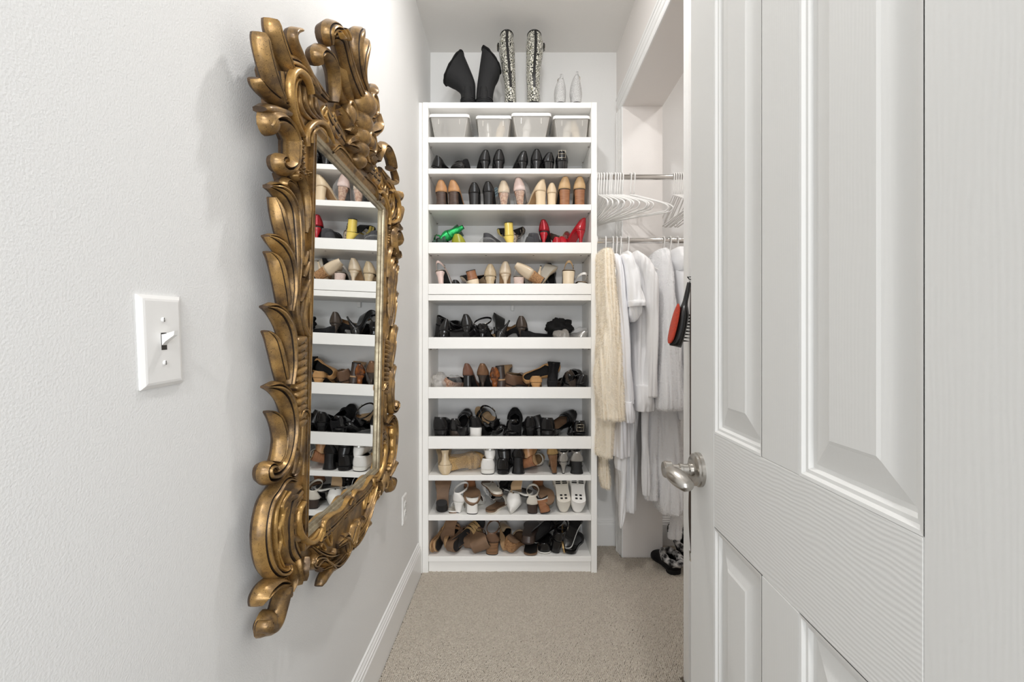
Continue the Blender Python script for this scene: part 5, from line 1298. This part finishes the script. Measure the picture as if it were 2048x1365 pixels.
blob('plastic_bag', 'crumpled clear plastic bag in the left corner of the brown row', 'bag', at(879, 6, .09), (.052, .085, .060), clear_mat('crumpled_bag_plastic', (226, 222, 216), .30, .15), 8, .22, 4, BG, crump=.10)
blob('plastic_bag', 'clear plastic bag around the pale printed shoe', 'bag', at(909, 6, .12), (.045, .09, .052), M_bag, 9, group=BG)
blob('plastic_bag', 'clear plastic bag around the jute espadrille', 'bag', at(929, 8, .09), (.098, .062, .058), M_bag, 10, .10, group=BG, crump=.04)
blob('dust_bag', 'crumpled black velvet shoe bag piled by the plastic bags', 'bag', (PX(1118, 2.47), 2.51, SHELF_Z[5] + .045), (.088, .075, .056), mat('black_velvet', (10, 9, 10), .9, bump=.6, bscale=60), 12, .22, 3, crump=.09, n=(34, 50))
mb = MB(); mb.box(-.022, .022, -.0006, .0006, 0, .05); mb.v = [(x, y, z) for x, y, z in mb.v]
card = mb.build('paper_card', mat('blue_grey_card', (150, 166, 172), .5), None)
card.location = (PX(985, 2.50), 2.50, SHELF_Z[2] + .098); card.rotation_euler = (R(-10), R(52), R(12))
tag(card, 'small blue-grey card sticking out between black and nude heels', 'card')
for k in range(3):
    mb = MB(); mb.box(-.018 + .012 * k, -.012 + .012 * k, -.0012, -.0006, .004, .046); mb.build('printed_stripe', mat('card_stripe', (96, 116, 126), .5), card)

# ------------------------------------------------------------------ light switch and outlet on the wall
def switch():
    root = thing('light_switch', 'white toggle light switch plate on the bare wall', 'light switch', (XL, .628, PZ(683, .628)), (R(3.0), 0, 0))
    w, h = .0375, .0635
    mb = MB(); rings = [[(x, sy * (w - i), sz * (h - i)) for sy, sz in ((-1, -1), (1, -1), (1, 1), (-1, 1))] for x, i in ((.0002, 0), (.003, 0), (.0062, .005), (.0068, .008))]
    mb.loft(rings); mb.build('cover_plate', M_plastic, root, False)
    for z in (.030, -.030):
        mb = MB(); mb.lathe([(.0034, .006), (.0034, .0078), (.0020, .0086), (0, .0087)], (0, 0, z), 14, 'x', cap=False); sc = mb.build('screw', M_plastic, root, True)
        mb = MB(); mb.box(.0084, .0090, -.0004, .0004, z - .0028, z + .0028); mb.build('screw_slot', M_dark, sc)
    mb = MB(); mb.box(.0064, .0072, -.0048, .0048, -.0120, .0120); mb.build('toggle_slot', M_dark, root)
    mb = MB(); mb.loft([[(.004, -.0042, -.009), (.004, .0042, -.009), (.004, .0042, .009), (.004, -.0042, .009)], [(.012, -.0042, .000), (.012, .0042, .000), (.012, .0042, .0105), (.012, -.0042, .0105)], [(.0235, -.0034, .0085), (.0235, .0034, .0085), (.0245, .0034, .0145), (.0245, -.0034, .0145)]])
    mb.build('toggle', M_plastic, root, False)
switch()
def outlet():
    Y = 2.035
    root = thing('power_outlet', 'white double power outlet low on the wall past the mirror', 'outlet', (XL, Y, PZ(1018, Y)))
    w, h = .0365, .0625
    mb = MB(); rings = [[(x, sy * (w - i), sz * (h - i)) for sy, sz in ((-1, -1), (1, -1), (1, 1), (-1, 1))] for x, i in ((.0002, 0), (.003, 0), (.006, .004), (.0066, .007))]
    mb.loft(rings); mb.build('cover_plate', M_plastic, root, False)
    for z in (.0195, -.0195):
        mb = MB(); mb.lathe([(.0165, .006), (.0165, .0082), (.0155, .009), (0, .009)], (0, 0, z), 20, 'x', cap=False); so = mb.build('socket', M_plastic, root, True, angle=40)
        for dy in (-.006, .006):
            mb = MB(); mb.box(.0088, .0094, dy - .001, dy + .001, z + .000, z + .008); mb.build('slot', M_dark, so)
        mb = MB(); mb.lathe([(.0022, .0088), (.0022, .0094)], (0, 0, z - .007), 10, 'x'); mb.build('slot', M_dark, so)
    mb = MB(); mb.lathe([(.0028, .006), (.0028, .0074), (0, .0078)], (0, 0, 0), 12, 'x', cap=False); mb.build('screw', M_plastic, root, True)
outlet()
# ------------------------------------------------------------------ hanging rods, hangers, clothes
YR = 2.40
ZU, ZL = PZ(354.5, YR), PZ(481.5, YR)
def rod(label, z):
    root = thing('closet_rod', label, 'rod', (.4415, YR, z))
    mb = MB(); n = 16
    mb.loft([[(x, .0075 * math.cos(2 * math.pi * k / n), .0145 * math.sin(2 * math.pi * k / n)) for k in range(n)] for x in (.004, XO - .4415 - .004)])
    mb.build('tube', M_chrome, root, True, angle=50)
    for x0, x1 in ((.0, .006), (XO - .4415 - .006, XO - .4415 - .0005)):
        mb = MB(); mb.lathe([(.026, x0), (.026, x1)], (0, 0, 0), 24, 'x'); mb.build('flange', M_plastic, root, True, angle=40)
rod('upper chrome rod holding only empty white hangers', ZU)
rod('lower chrome rod carrying the white clothes', ZL)
HW, DROP, NECK = .205, .105, .096
def hanger_mesh():
    r = .0038
    pts = [(0, .016, -.004)]
    for k in range(13):
        a = R(17.5 * k); pts.append((0, .0150 * math.cos(a), .0190 * math.sin(a) + .0005))
    pts += [(0, -.0135, -.020), (0, -.006, -.045), (0, -.001, -.065), (0, 0, -NECK)]
    hook = MB(); hook.tube([Vector(p) for p in pts], r * .92, 8)
    body = [(0, 0, -NECK), (0, .05, -NECK - .022), (0, .13, -NECK - .058), (0, HW - .02, -NECK - .085), (0, HW, -NECK - DROP), (0, HW - .012, -NECK - DROP - .016), (0, HW - .03, -NECK - DROP - .018)]
    body = [Vector(p) for p in catmull(body, 4)]
    other = [Vector((p.x, -p.y, p.z)) for p in body[::-1]]
    loop = body + other[:-1]
    b = MB(); b.tube(loop, r, 8, closed=True)
    return hook.mesh('hook', M_plastic, True), b.mesh('shoulder_loop', M_plastic, True)
ME_HOOK, ME_BODY = hanger_mesh()
def hanger(px, z, yaw, label, group, dz=0.0):
    X = PX(px, YR)
    if X < XR + .03:                      # far tip must clear the shelving unit
        yaw = min(yaw, math.degrees(math.asin(max(0.02, min(.9, (X - .452) / HW)))))
    else:                                 # and the wall end behind
        if X < XJ: yaw = max(yaw, 50)
    root = thing('coat_hanger', label, 'hanger', (X, YR, z + .0015 + dz), (0, 0, R(yaw)), group)
    h = link('hook', ME_HOOK, root); h.rotation_euler = (0, 0, R(-yaw * .85)); link('shoulder_loop', ME_BODY, root)
    return root
EG = 'empty white hangers on the upper rod'; LG = 'white hangers carrying clothes'
rs = random.Random(3)
ORD = ['first', 'second', 'third', 'fourth', 'fifth', 'sixth', 'seventh', 'eighth', 'ninth', 'tenth']
for i, px in enumerate((1197.5, 1202, 1207.5, 1213, 1219, 1222.5, 1230, 1235, 1239.5, 1245)):
    hanger(px, ZU, 6 + 3.2 * i + rs.uniform(-3, 3), '%s empty white hanger from the shelving unit in the crowded bunch' % ORD[i], EG)
hanger(1261, ZU, 50, 'empty white plastic hanger swung out, left of the pair past the bunch', EG)
hanger(1268, ZU, 54, 'empty white plastic hanger swung out farthest to the right of the bunch', EG)
for i, px in enumerate((1347, 1351.5, 1356, 1360.5, 1365, 1371, 1380)):
    hanger(px, ZU, -2 + rs.uniform(-3, 3), '%s empty white hanger from the wall end in the bunch by the door' % ORD[i], EG)

def tufts(mesh_obj, n, ln, w, droop, m, parent, seed=1, name='pile'):
    """short strands standing off a garment surface"""
    me = mesh_obj.data; rs_ = np.random.RandomState(seed)
    me.calc_loop_triangles()
    nt = len(me.loop_triangles)
    tri = np.empty(nt * 3, np.int32); me.loop_triangles.foreach_get('vertices', tri); tri = tri.reshape(-1, 3)
    co = np.empty(len(me.vertices) * 3); me.vertices.foreach_get('co', co); co = co.reshape(-1, 3)
    A, B, C = co[tri[:, 0]], co[tri[:, 1]], co[tri[:, 2]]
    N = np.cross(B - A, C - A); ar = np.linalg.norm(N, axis=1) + 1e-12; N = N / ar[:, None]
    idx = rs_.choice(nt, n, p=ar / ar.sum())
    u, v = rs_.rand(n), rs_.rand(n); f = u + v > 1; u[f] = 1 - u[f]; v[f] = 1 - v[f]
    P = A[idx] + (B - A)[idx] * u[:, None] + (C - A)[idx] * v[:, None]
    nn = N[idx] + rs_.normal(0, .45, (n, 3)) + np.array((0, 0, -droop)); nn /= np.linalg.norm(nn, axis=1)[:, None]
    sd = np.cross(nn, rs_.normal(0, 1, (n, 3))); sd /= np.linalg.norm(sd, axis=1)[:, None]
    L = ln * rs_.uniform(.6, 1.2, n)[:, None]
    cv = rs_.normal(0, .35, (n, 3)) + np.array((0, 0, -.3))
    V = np.stack([P - sd * w, P + sd * w, P + nn * L * .6 + sd * w * .7, P + nn * L * .6 - sd * w * .7, P + nn * L + cv * L * .5], 1).reshape(-1, 3)
    b = np.arange(n) * 5
    Q = np.stack([b, b + 1, b + 2, b + 3], 1); T = np.stack([b + 3, b + 2, b + 4], 1)
    m2 = bpy.data.meshes.new(name)
    m2.vertices.add(n * 5); m2.vertices.foreach_set('co', V.ravel())
    m2.loops.add(n * 7); m2.loops.foreach_set('vertex_index', np.concatenate([Q.ravel(), T.ravel()]))
    m2.polygons.add(2 * n); m2.polygons.foreach_set('loop_start', np.concatenate([np.arange(n) * 4, n * 4 + np.arange(n) * 3]))
    m2.update(calc_edges=True); m2.validate()
    m2.materials.append(m)
    o = link(name, m2, parent); o['kind'] = 'stuff'
    return o

def drape(name, levels, mats, parent, folds=0, amp=.06, seed=0, n=110, ex=.75, cap=False, seg=7, org=(0, 0, 0), Yref=2.28, drift=2.0, recalc=True, wr=.0085):
    """hanging cloth tube; level = (py, px left, px right, Y near, Y far), columns read at depth Yref"""
    rs_ = random.Random(seed); ph = [rs_.uniform(0, 6.28) for _ in range(4)]
    rings = []
    for (py, l, r, y0, y1) in levels:
        x0, x1 = PX(l, Yref), PX(r, Yref); z = PZ(py, Yref)
        ring = []
        for k in range(n):
            a = 2 * math.pi * k / n
            c = math.copysign(abs(math.cos(a)) ** ex, math.cos(a)); s_ = math.copysign(abs(math.sin(a)) ** ex, math.sin(a))
            f = 1.0
            if folds:
                t = (py - levels[0][0]) / (levels[-1][0] - levels[0][0])
                f = 1 + amp * min(1, .25 + t * 1.3) * (math.sin(folds * a + ph[0] + drift * t) + .6 * math.sin((folds * 1.7 // 1) * a + ph[1] - drift * t))
            ring.append(((x0 + x1) / 2 + (x1 - x0) / 2 * c * f - org[0], (y0 + y1) / 2 + (y1 - y0) / 2 * s_ * f - org[1], z - org[2]))
        rings.append(ring)
    D = dense(rings, seg)
    # gravity folds and creases
    W = [(rs_.uniform(60, 190) * rs_.choice((-1, 1)), rs_.uniform(20, 70), rs_.uniform(2, 11) * rs_.choice((-1, 1)), rs_.uniform(0, 6.28), rs_.uniform(.4, 1)) for _ in range(8)]
    for i, ring in enumerate(D):
        c = ring.mean(0); g_ = min(1.0, i / 10.0)
        for p in ring:
            d = p[:2] - c[:2]; d = d / (np.linalg.norm(d) + 1e-9)
            k = sum(a * math.sin(wx * p[0] + wy * p[1] + wz * p[2] + q) for wx, wy, wz, q, a in W) / 2.6
            k = abs(k) * 1.6 - .6
            p[0] += d[0] * k * wr * g_; p[1] += d[1] * k * wr * g_
    mb = MB(); mb.loft(D, cap0=True, cap1=True if cap else False)
    return mb.build(name, mats, parent, True, recalc)
def garment(name, label, cat, px, grp='clothes on the lower rod'):
    org = (PX(px, YR), YR, ZL - .14)
    return thing(name, label, cat, org, (0, 0, 0), grp), org
M_cream = mat('cream_fur_backing', (240, 230, 212), .95, bump=.6, bscale=120)
M_creamhair = mat('cream_fur_strand', (248, 240, 226), .8, rgb2=(240, 228, 206), vscale=30)
M_plush = mat('white_plush_backing', (240, 240, 241), .95)
M_plushhair = mat('white_plush_strand', (244, 244, 245), .85)
M_jersey = mat('white_jersey', (243, 243, 244), .85, bump=.3, bscale=40)
M_jersey2 = mat('cool_white_jersey', (236, 236, 239), .85, bump=.3, bscale=40)
M_knit = mat('off_white_fleece', (244, 243, 243), .88, bump=.3, bscale=30)
M_terry = mat('white_terry', (240, 240, 241), .95, bump=1.0, bscale=350)
def hang(px, label, yaw=0): hanger(px, ZL, yaw, label, LG)

# cream fur coat
hang(1211, 'white hanger holding the cream fur coat', 2)
g, o = garment('fur_coat', 'shaggy cream fur coat hanging against the shelving unit', 'coat', 1211)
b1 = drape('sleeve', [(502, 1206, 1216, 2.24, 2.40), (508, 1199, 1222, 2.20, 2.43), (560, 1197, 1226, 2.17, 2.42), (640, 1198, 1230, 2.14, 2.36), (700, 1191, 1232, 2.12, 2.335), (760, 1188, 1234, 2.12, 2.33), (834, 1195, 1238, 2.14, 2.335)], M_cream, g, 3, .07, 1, org=o, cap=True)
b2 = drape('body', [(520, 1200, 1222, 2.32, 2.55), (700, 1198, 1232, 2.26, 2.56), (835, 1197, 1234, 2.24, 2.56), (914, 1196, 1232, 2.25, 2.56)], M_cream, g, 4, .06, 2, org=o, cap=True)
b3 = drape('hem_tail', [(890, 1198, 1214, 2.38, 2.46), (930, 1199, 1214, 2.38, 2.46), (974, 1203, 1217, 2.38, 2.46)], M_cream, g, 0, 0, 3, org=o, cap=True, Yref=2.42)
tufts(b1, 34000, .011, .0005, .5, M_creamhair, g, 1); tufts(b2, 26000, .010, .0006, .5, M_creamhair, g, 2); tufts(b3, 3000, .010, .0006, .5, M_creamhair, g, 3)
mb = MB(); z0 = 0.02
# light grey sweatshirt
hang(1225.5, 'white hanger holding the pale grey sweatshirt', 6)
g, o = garment('sweatshirt', 'pale grey-white sweatshirt with a long cuffed sleeve', 'sweatshirt', 1226)
drape('body', [(512, 1222, 1236, 2.30, 2.50), (540, 1222, 1243, 2.24, 2.53), (700, 1230, 1252, 2.24, 2.53), (830, 1230, 1262, 2.24, 2.53), (905, 1225, 1263, 2.23, 2.53), (911, 1226, 1262, 2.24, 2.53)], M_jersey2, g, 4, .05, 4, org=o, cap=True)
drape('sleeve', [(512, 1222, 1232, 2.22, 2.30), (525, 1222, 1238, 2.19, 2.30), (560, 1227, 1241, 2.17, 2.28), (650, 1231, 1249, 2.16, 2.27), (740, 1234, 1255, 2.16, 2.27), (797, 1238, 1256, 2.17, 2.26), (803, 1237, 1256, 2.17, 2.26)], M_jersey2, g, 3, .08, 5, org=o, cap=True)
drape('cuff', [(799, 1238, 1256, 2.165, 2.265), (820, 1239, 1258, 2.165, 2.265), (840, 1243, 1260, 2.17, 2.26)], M_jersey2, g, 0, 0, 6, org=o, cap=True)
# short sleeved tee
hang(1233, 'white hanger holding the short-sleeved tee', 8)
g, o = garment('tee_shirt', 'white tee shirt with a rolled short sleeve', 'shirt', 1240)
drape('body', [(514, 1238, 1252, 2.32, 2.50), (540, 1240, 1258, 2.28, 2.52), (700, 1246, 1266, 2.28, 2.52), (830, 1248, 1266, 2.28, 2.52)], M_jersey, g, 3, .06, 7, org=o, cap=True)
drape('sleeve', [(514, 1236, 1248, 2.20, 2.34), (522, 1236, 1256, 2.17, 2.33), (545, 1241, 1266, 2.15, 2.32), (580, 1244, 1271, 2.13, 2.30), (606, 1245, 1275, 2.11, 2.29), (612, 1245, 1277, 2.11, 2.29)], M_jersey, g, 0, 0, 8, org=o, cap=False)
drape('rolled_hem', [(607, 1244.5, 1277, 2.105, 2.293), (612, 1244.5, 1278, 2.10, 2.295), (618, 1245, 1277.5, 2.105, 2.293)], M_jersey, g, 0, 0, 9, org=o, cap=False, seg=3)
drape('sleeve_lining', [(606, 1247, 1274, 2.13, 2.28), (628, 1248, 1273, 2.14, 2.28), (640, 1251, 1267, 2.16, 2.26), (646, 1254, 1262, 2.18, 2.24)], M_jersey, g, 3, .08, 10, org=o, cap=True)
# white fleece hoodie
hang(1256, 'white hanger holding the off-white fleece top', 40)
g, o = garment('fleece_top', 'off-white fleece pullover with a hanging sleeve and banded hem', 'pullover', 1262)
drape('body', [(500, 1254, 1262, 2.30, 2.44), (512, 1254, 1270, 2.26, 2.46), (540, 1258, 1284, 2.22, 2.48), (620, 1266, 1294, 2.20, 2.50), (740, 1263, 1296, 2.20, 2.50), (800, 1262, 1302, 2.19, 2.50)], M_knit, g, 4, .05, 11, org=o, cap=True)
drape('sleeve', [(508, 1262, 1270, 2.20, 2.30), (525, 1266, 1288, 2.16, 2.29), (545, 1272, 1296, 2.14, 2.28), (570, 1276, 1301, 2.13, 2.27), (650, 1280, 1302, 2.13, 2.26), (740, 1283, 1302, 2.14, 2.26), (790, 1285, 1303, 2.15, 2.26)], M_knit, g, 2, .06, 12, org=o, cap=True)
drape('hem_band', [(768, 1261, 1303, 2.175, 2.51), (800, 1261, 1304, 2.17, 2.51), (819, 1262, 1303, 2.18, 2.50)], M_knit, g, 4, .03, 13, org=o, cap=True)
drape('hood', [(499, 1253, 1264, 2.34, 2.42), (506, 1252, 1267, 2.32, 2.44), (530, 1255, 1266, 2.30, 2.44)], M_knit, g, 2, .05, 14, org=o, cap=True)
# long white robe behind
hang(1241, 'white hanger holding the long white bathrobe', 10)
g, o = garment('bathrobe', 'long white terry bathrobe with a dangling sash', 'bathrobe', 1258)
drape('body', [(520, 1250, 1262, 2.36, 2.50), (700, 1252, 1282, 2.33, 2.52), (880, 1247, 1284, 2.31, 2.52), (1000, 1247, 1280, 2.30, 2.52), (1030, 1252, 1279, 2.30, 2.50)], M_terry, g, 4, .05, 15, org=o, cap=True)
drape('front_panel', [(840, 1241, 1258, 2.27, 2.34), (930, 1231, 1256, 2.27, 2.34), (950, 1240, 1254, 2.27, 2.34), (1020, 1241, 1253, 2.27, 2.34), (1058, 1241, 1246, 2.28, 2.32)], M_terry, g, 2, .06, 16, org=o, cap=True)
drape('sash', [(820, 1280, 1294, 2.24, 2.27), (900, 1281, 1294, 2.24, 2.27), (970, 1283, 1296, 2.24, 2.27), (988, 1284, 1296, 2.24, 2.27)], M_terry, g, 0, 0, 17, org=o, cap=True)
# plush jacket
hang(1327, 'white hanger holding the white plush jacket', 0)
g, o = garment('plush_jacket', 'fluffy white plush jacket nearest the wall corner of the closet', 'jacket', 1330)
b1 = drape('body', [(496, 1322, 1334, 2.30, 2.46), (502, 1318, 1338, 2.24, 2.52), (530, 1312, 1341, 2.20, 2.525), (620, 1307, 1346, 2.16, 2.525), (720, 1302, 1354, 2.14, 2.525), (800, 1299, 1362, 2.13, 2.525), (815, 1302, 1362, 2.14, 2.51)], M_plush, g, 4, .05, 18, org=o, cap=True)
tufts(b1, 60000, .0048, .0006, .35, M_plushhair, g, 4)
# long plush robe
hang(1340, 'white hanger holding the long plush robe', 0)
g, o = garment('plush_robe', 'long white plush robe reaching below the door lever', 'bathrobe', 1345)
b1 = drape('body', [(520, 1338, 1350, 2.34, 2.50), (700, 1322, 1366, 2.30, 2.52), (830, 1312, 1370, 2.28, 2.52), (960, 1318, 1372, 2.26, 2.52), (1024, 1322, 1370, 2.26, 2.50), (1032, 1332, 1362, 2.28, 2.48)], M_plush, g, 4, .05, 19, org=o, cap=True)
b2 = drape('front_panel', [(815, 1299, 1324, 2.28, 2.40), (900, 1296, 1323, 2.28, 2.40), (980, 1293, 1322, 2.28, 2.40), (1003, 1297, 1320, 2.28, 2.40)], M_plush, g, 2, .05, 20, org=o, cap=True)
b3 = drape('belt_end', [(1015, 1344, 1365, 2.36, 2.39), (1060, 1345, 1364, 2.36, 2.39), (1080, 1346, 1363, 2.36, 2.39)], M_plush, g, 0, 0, 21, org=o, cap=True, Yref=2.36)
tufts(b1, 42000, .006, .0006, .35, M_plushhair, g, 5); tufts(b2, 18000, .006, .0006, .35, M_plushhair, g, 6); tufts(b3, 4000, .006, .0007, .35, M_plushhair, g, 7)
# white hoodie by the door
hang(1355, 'white hanger holding the hooded top beside the door', 0)
g, o = garment('hooded_top', 'white hooded top partly hidden behind the door edge', 'sweatshirt', 1360)
drape('body', [(508, 1350, 1366, 2.28, 2.48), (560, 1348, 1380, 2.20, 2.52), (680, 1352, 1392, 2.18, 2.52), (800, 1358, 1398, 2.18, 2.52), (840, 1362, 1398, 2.18, 2.52)], M_jersey, g, 4, .05, 22, org=o, cap=True)
drape('hood', [(493, 1356, 1366, 2.28, 2.42), (500, 1348, 1372, 2.24, 2.46), (525, 1344, 1378, 2.20, 2.46), (545, 1348, 1374, 2.22, 2.44)], M_jersey, g, 3, .06, 23, org=o, cap=True)
drape('sleeve', [(540, 1356, 1370, 2.14, 2.22), (680, 1362, 1378, 2.12, 2.21), (840, 1364, 1380, 2.13, 2.21)], M_jersey, g, 2, .06, 24, org=o, cap=True)

# ------------------------------------------------------------------ slippers on the closet floor
M_leo = mat('mottled_fur', (196, 194, 192), .9, rgb2=(30, 29, 30), vscale=48, detail=1, bump=1, bscale=200)
def slipper(label, X, Y, z, yaw, lift):
    parts = list(make_shoe('loafer', upper='suede', lining='blacklining', sole='rubber', H=.022, hk='flat', toe='round', W=.048, P=.012, L=.25))
    parts = [p for p in parts if p[0] != 'saddle_strap']
    la = Last(.25, .048, .022, .012, 'round')
    pts = []
    for k in range(25):
        a = 2 * math.pi * k / 24
        pts.append((.040 * math.cos(a), .048 + .062 * math.sin(a), .070 + .010 * math.sin(a)))
    mb = MB(); mb.tube([Vector(p) for p in pts[:-1]], [.018 + .003 * math.sin(k * 1.7) for k in range(24)], 10, closed=True)
    parts.append(('fur_collar', mb.mesh('fur_collar', M_leo, True), 0, None))
    return put_shoe(parts, 'slipper', label, X, Y, z, (0, 0, yaw), 'slipper', 'fur-lined slippers on the closet floor', lift)
sl = slipper('black slipper with mottled fur collar standing in front', 0, 0, 0.004, 8, 0); sl.location = (PX(1349, 2.36), 2.335, sl.location.z)
sl = slipper('black slipper with mottled fur collar behind its twin', 0, 0, 0.004, -4, 0); sl.location = (PX(1362, 2.5), 2.44, sl.location.z + .045); sl.rotation_euler = (R(18), 0, R(-4))

# ------------------------------------------------------------------ hairbrush on the wall and dark strip by the door
def brush():
    Y = 1.50
    root = thing('hair_brush', 'black hairbrush with a red glitter back hanging past the door edge', 'brush', (PX(1379, Y), Y, PZ(566, Y)), (R(0), R(13), R(4)))
    # local: hangs along -z, back faces -x
    M_blk = mat('brush_black', (24, 24, 25), .25, coat=.3)
    M_red = mat('red_glitter', (220, 74, 46), .45, .1, bump=2, bscale=700, var=.35, vscale=600)
    prof = [(0, .006), (-.02, .008), (-.05, .010), (-.075, .013), (-.09, .021), (-.11, .029), (-.15, .033), (-.19, .030), (-.212, .020), (-.218, .008)]
    P = catmull([np.array(p) for p in prof], 4); n = 18
    rings = [[((.008 + .012 * smooth(-z, .06, .12)) * math.cos(2 * math.pi * k / n), w * math.sin(2 * math.pi * k / n), z) for k in range(n)] for z, w in P]
    mb = MB(); mb.loft(rings); mb.build('body', M_blk, root, True)
    G = []
    for z, w in catmull([np.array(p) for p in [(-.078, .004), (-.09, .015), (-.11, .023), (-.15, .027), (-.19, .024), (-.208, .014), (-.212, .003)]], 4):
        G.append([(-.0205 - .003 * (1 - q * q), w * q, z) for q in (-1, -.5, 0, .5, 1)])
    mb = MB(); mb.grid(G); o = mb.build('glitter_back', M_red, root, True); md = o.modifiers.new('t', 'SOLIDIFY'); md.thickness = .003; md.offset = 0
    mb = MB()
    for i in range(9):
        for j in range(-2, 3):
            z = -.105 - i * .011; y = j * .009
            mb.tube([(.018, y, z), (.034, y * 1.1, z)], .0009, 5)
    o = mb.build('bristles', M_blk, root, True); o['kind'] = 'stuff'
    mb = MB(); mb.tube([(0, 0, -.004), (0, .006, .010), (0, .0, .016), (0, -.006, .010)], .0015, 6, closed=True); mb.build('hanging_loop', M_blk, root, True)
    hk = thing('wall_hook', 'small black wire hook on the wall above the hairbrush', 'hook', (XR, Y, PZ(560, Y)))
    mb = MB(); mb.tube([(0, 0, .0), (-.018, 0, .0), (-.034, -.002, .002), (-.040, -.003, .010)], .0018, 6); mb.build('wire', M_blk, hk, True)
    mb = MB(); mb.tube([(-.004, 0, .0), (-.02, -.004, .010), (-.038, -.006, .008)], .0015, 6); mb.build('wire', M_blk, hk, True)
    mb = MB(); mb.lathe([(.008, -.0003), (.008, -.003), (.004, -.005)], (0, 0, 0), 12, 'x'); mb.build('mount', M_blk, hk, True)
brush()

def belt():
    Y = 1.46  # dark brown strip following the dark line past the door edge, metal loop below
    P = catmull([np.array((PX(x, Y), PZ(y, Y))) for x, y in ((1383, 575), (1382, 700), (1382, 850), (1381.5, 940), (1379.5, 1010), (1380.5, 1060), (1384, 1108))], 6)
    x0, z0 = P[0]
    root = thing('leather_belt', 'thin dark brown strip running down beside the door edge', 'belt', (x0, Y, z0))
    rings = [[(x - x0 - .0015, -.007, z - z0), (x - x0 + .0015, -.007, z - z0), (x - x0 + .0015, .007, z - z0), (x - x0 - .0015, .007, z - z0)] for x, z in P]
    mb = MB(); mb.loft(rings); mb.build('strap', mat('strip_brown', (58, 42, 32), .45), root, True, angle=50)
    mb = MB(); z = P[-1][1] - z0; x = P[-1][0] - x0
    mb.tube([(x, -.018, z), (x, .018, z), (x + .001, .018, z - .03), (x + .001, -.018, z - .03)], .0022, 6, closed=True); mb.build('buckle', MS['metal'], root, True)
belt()
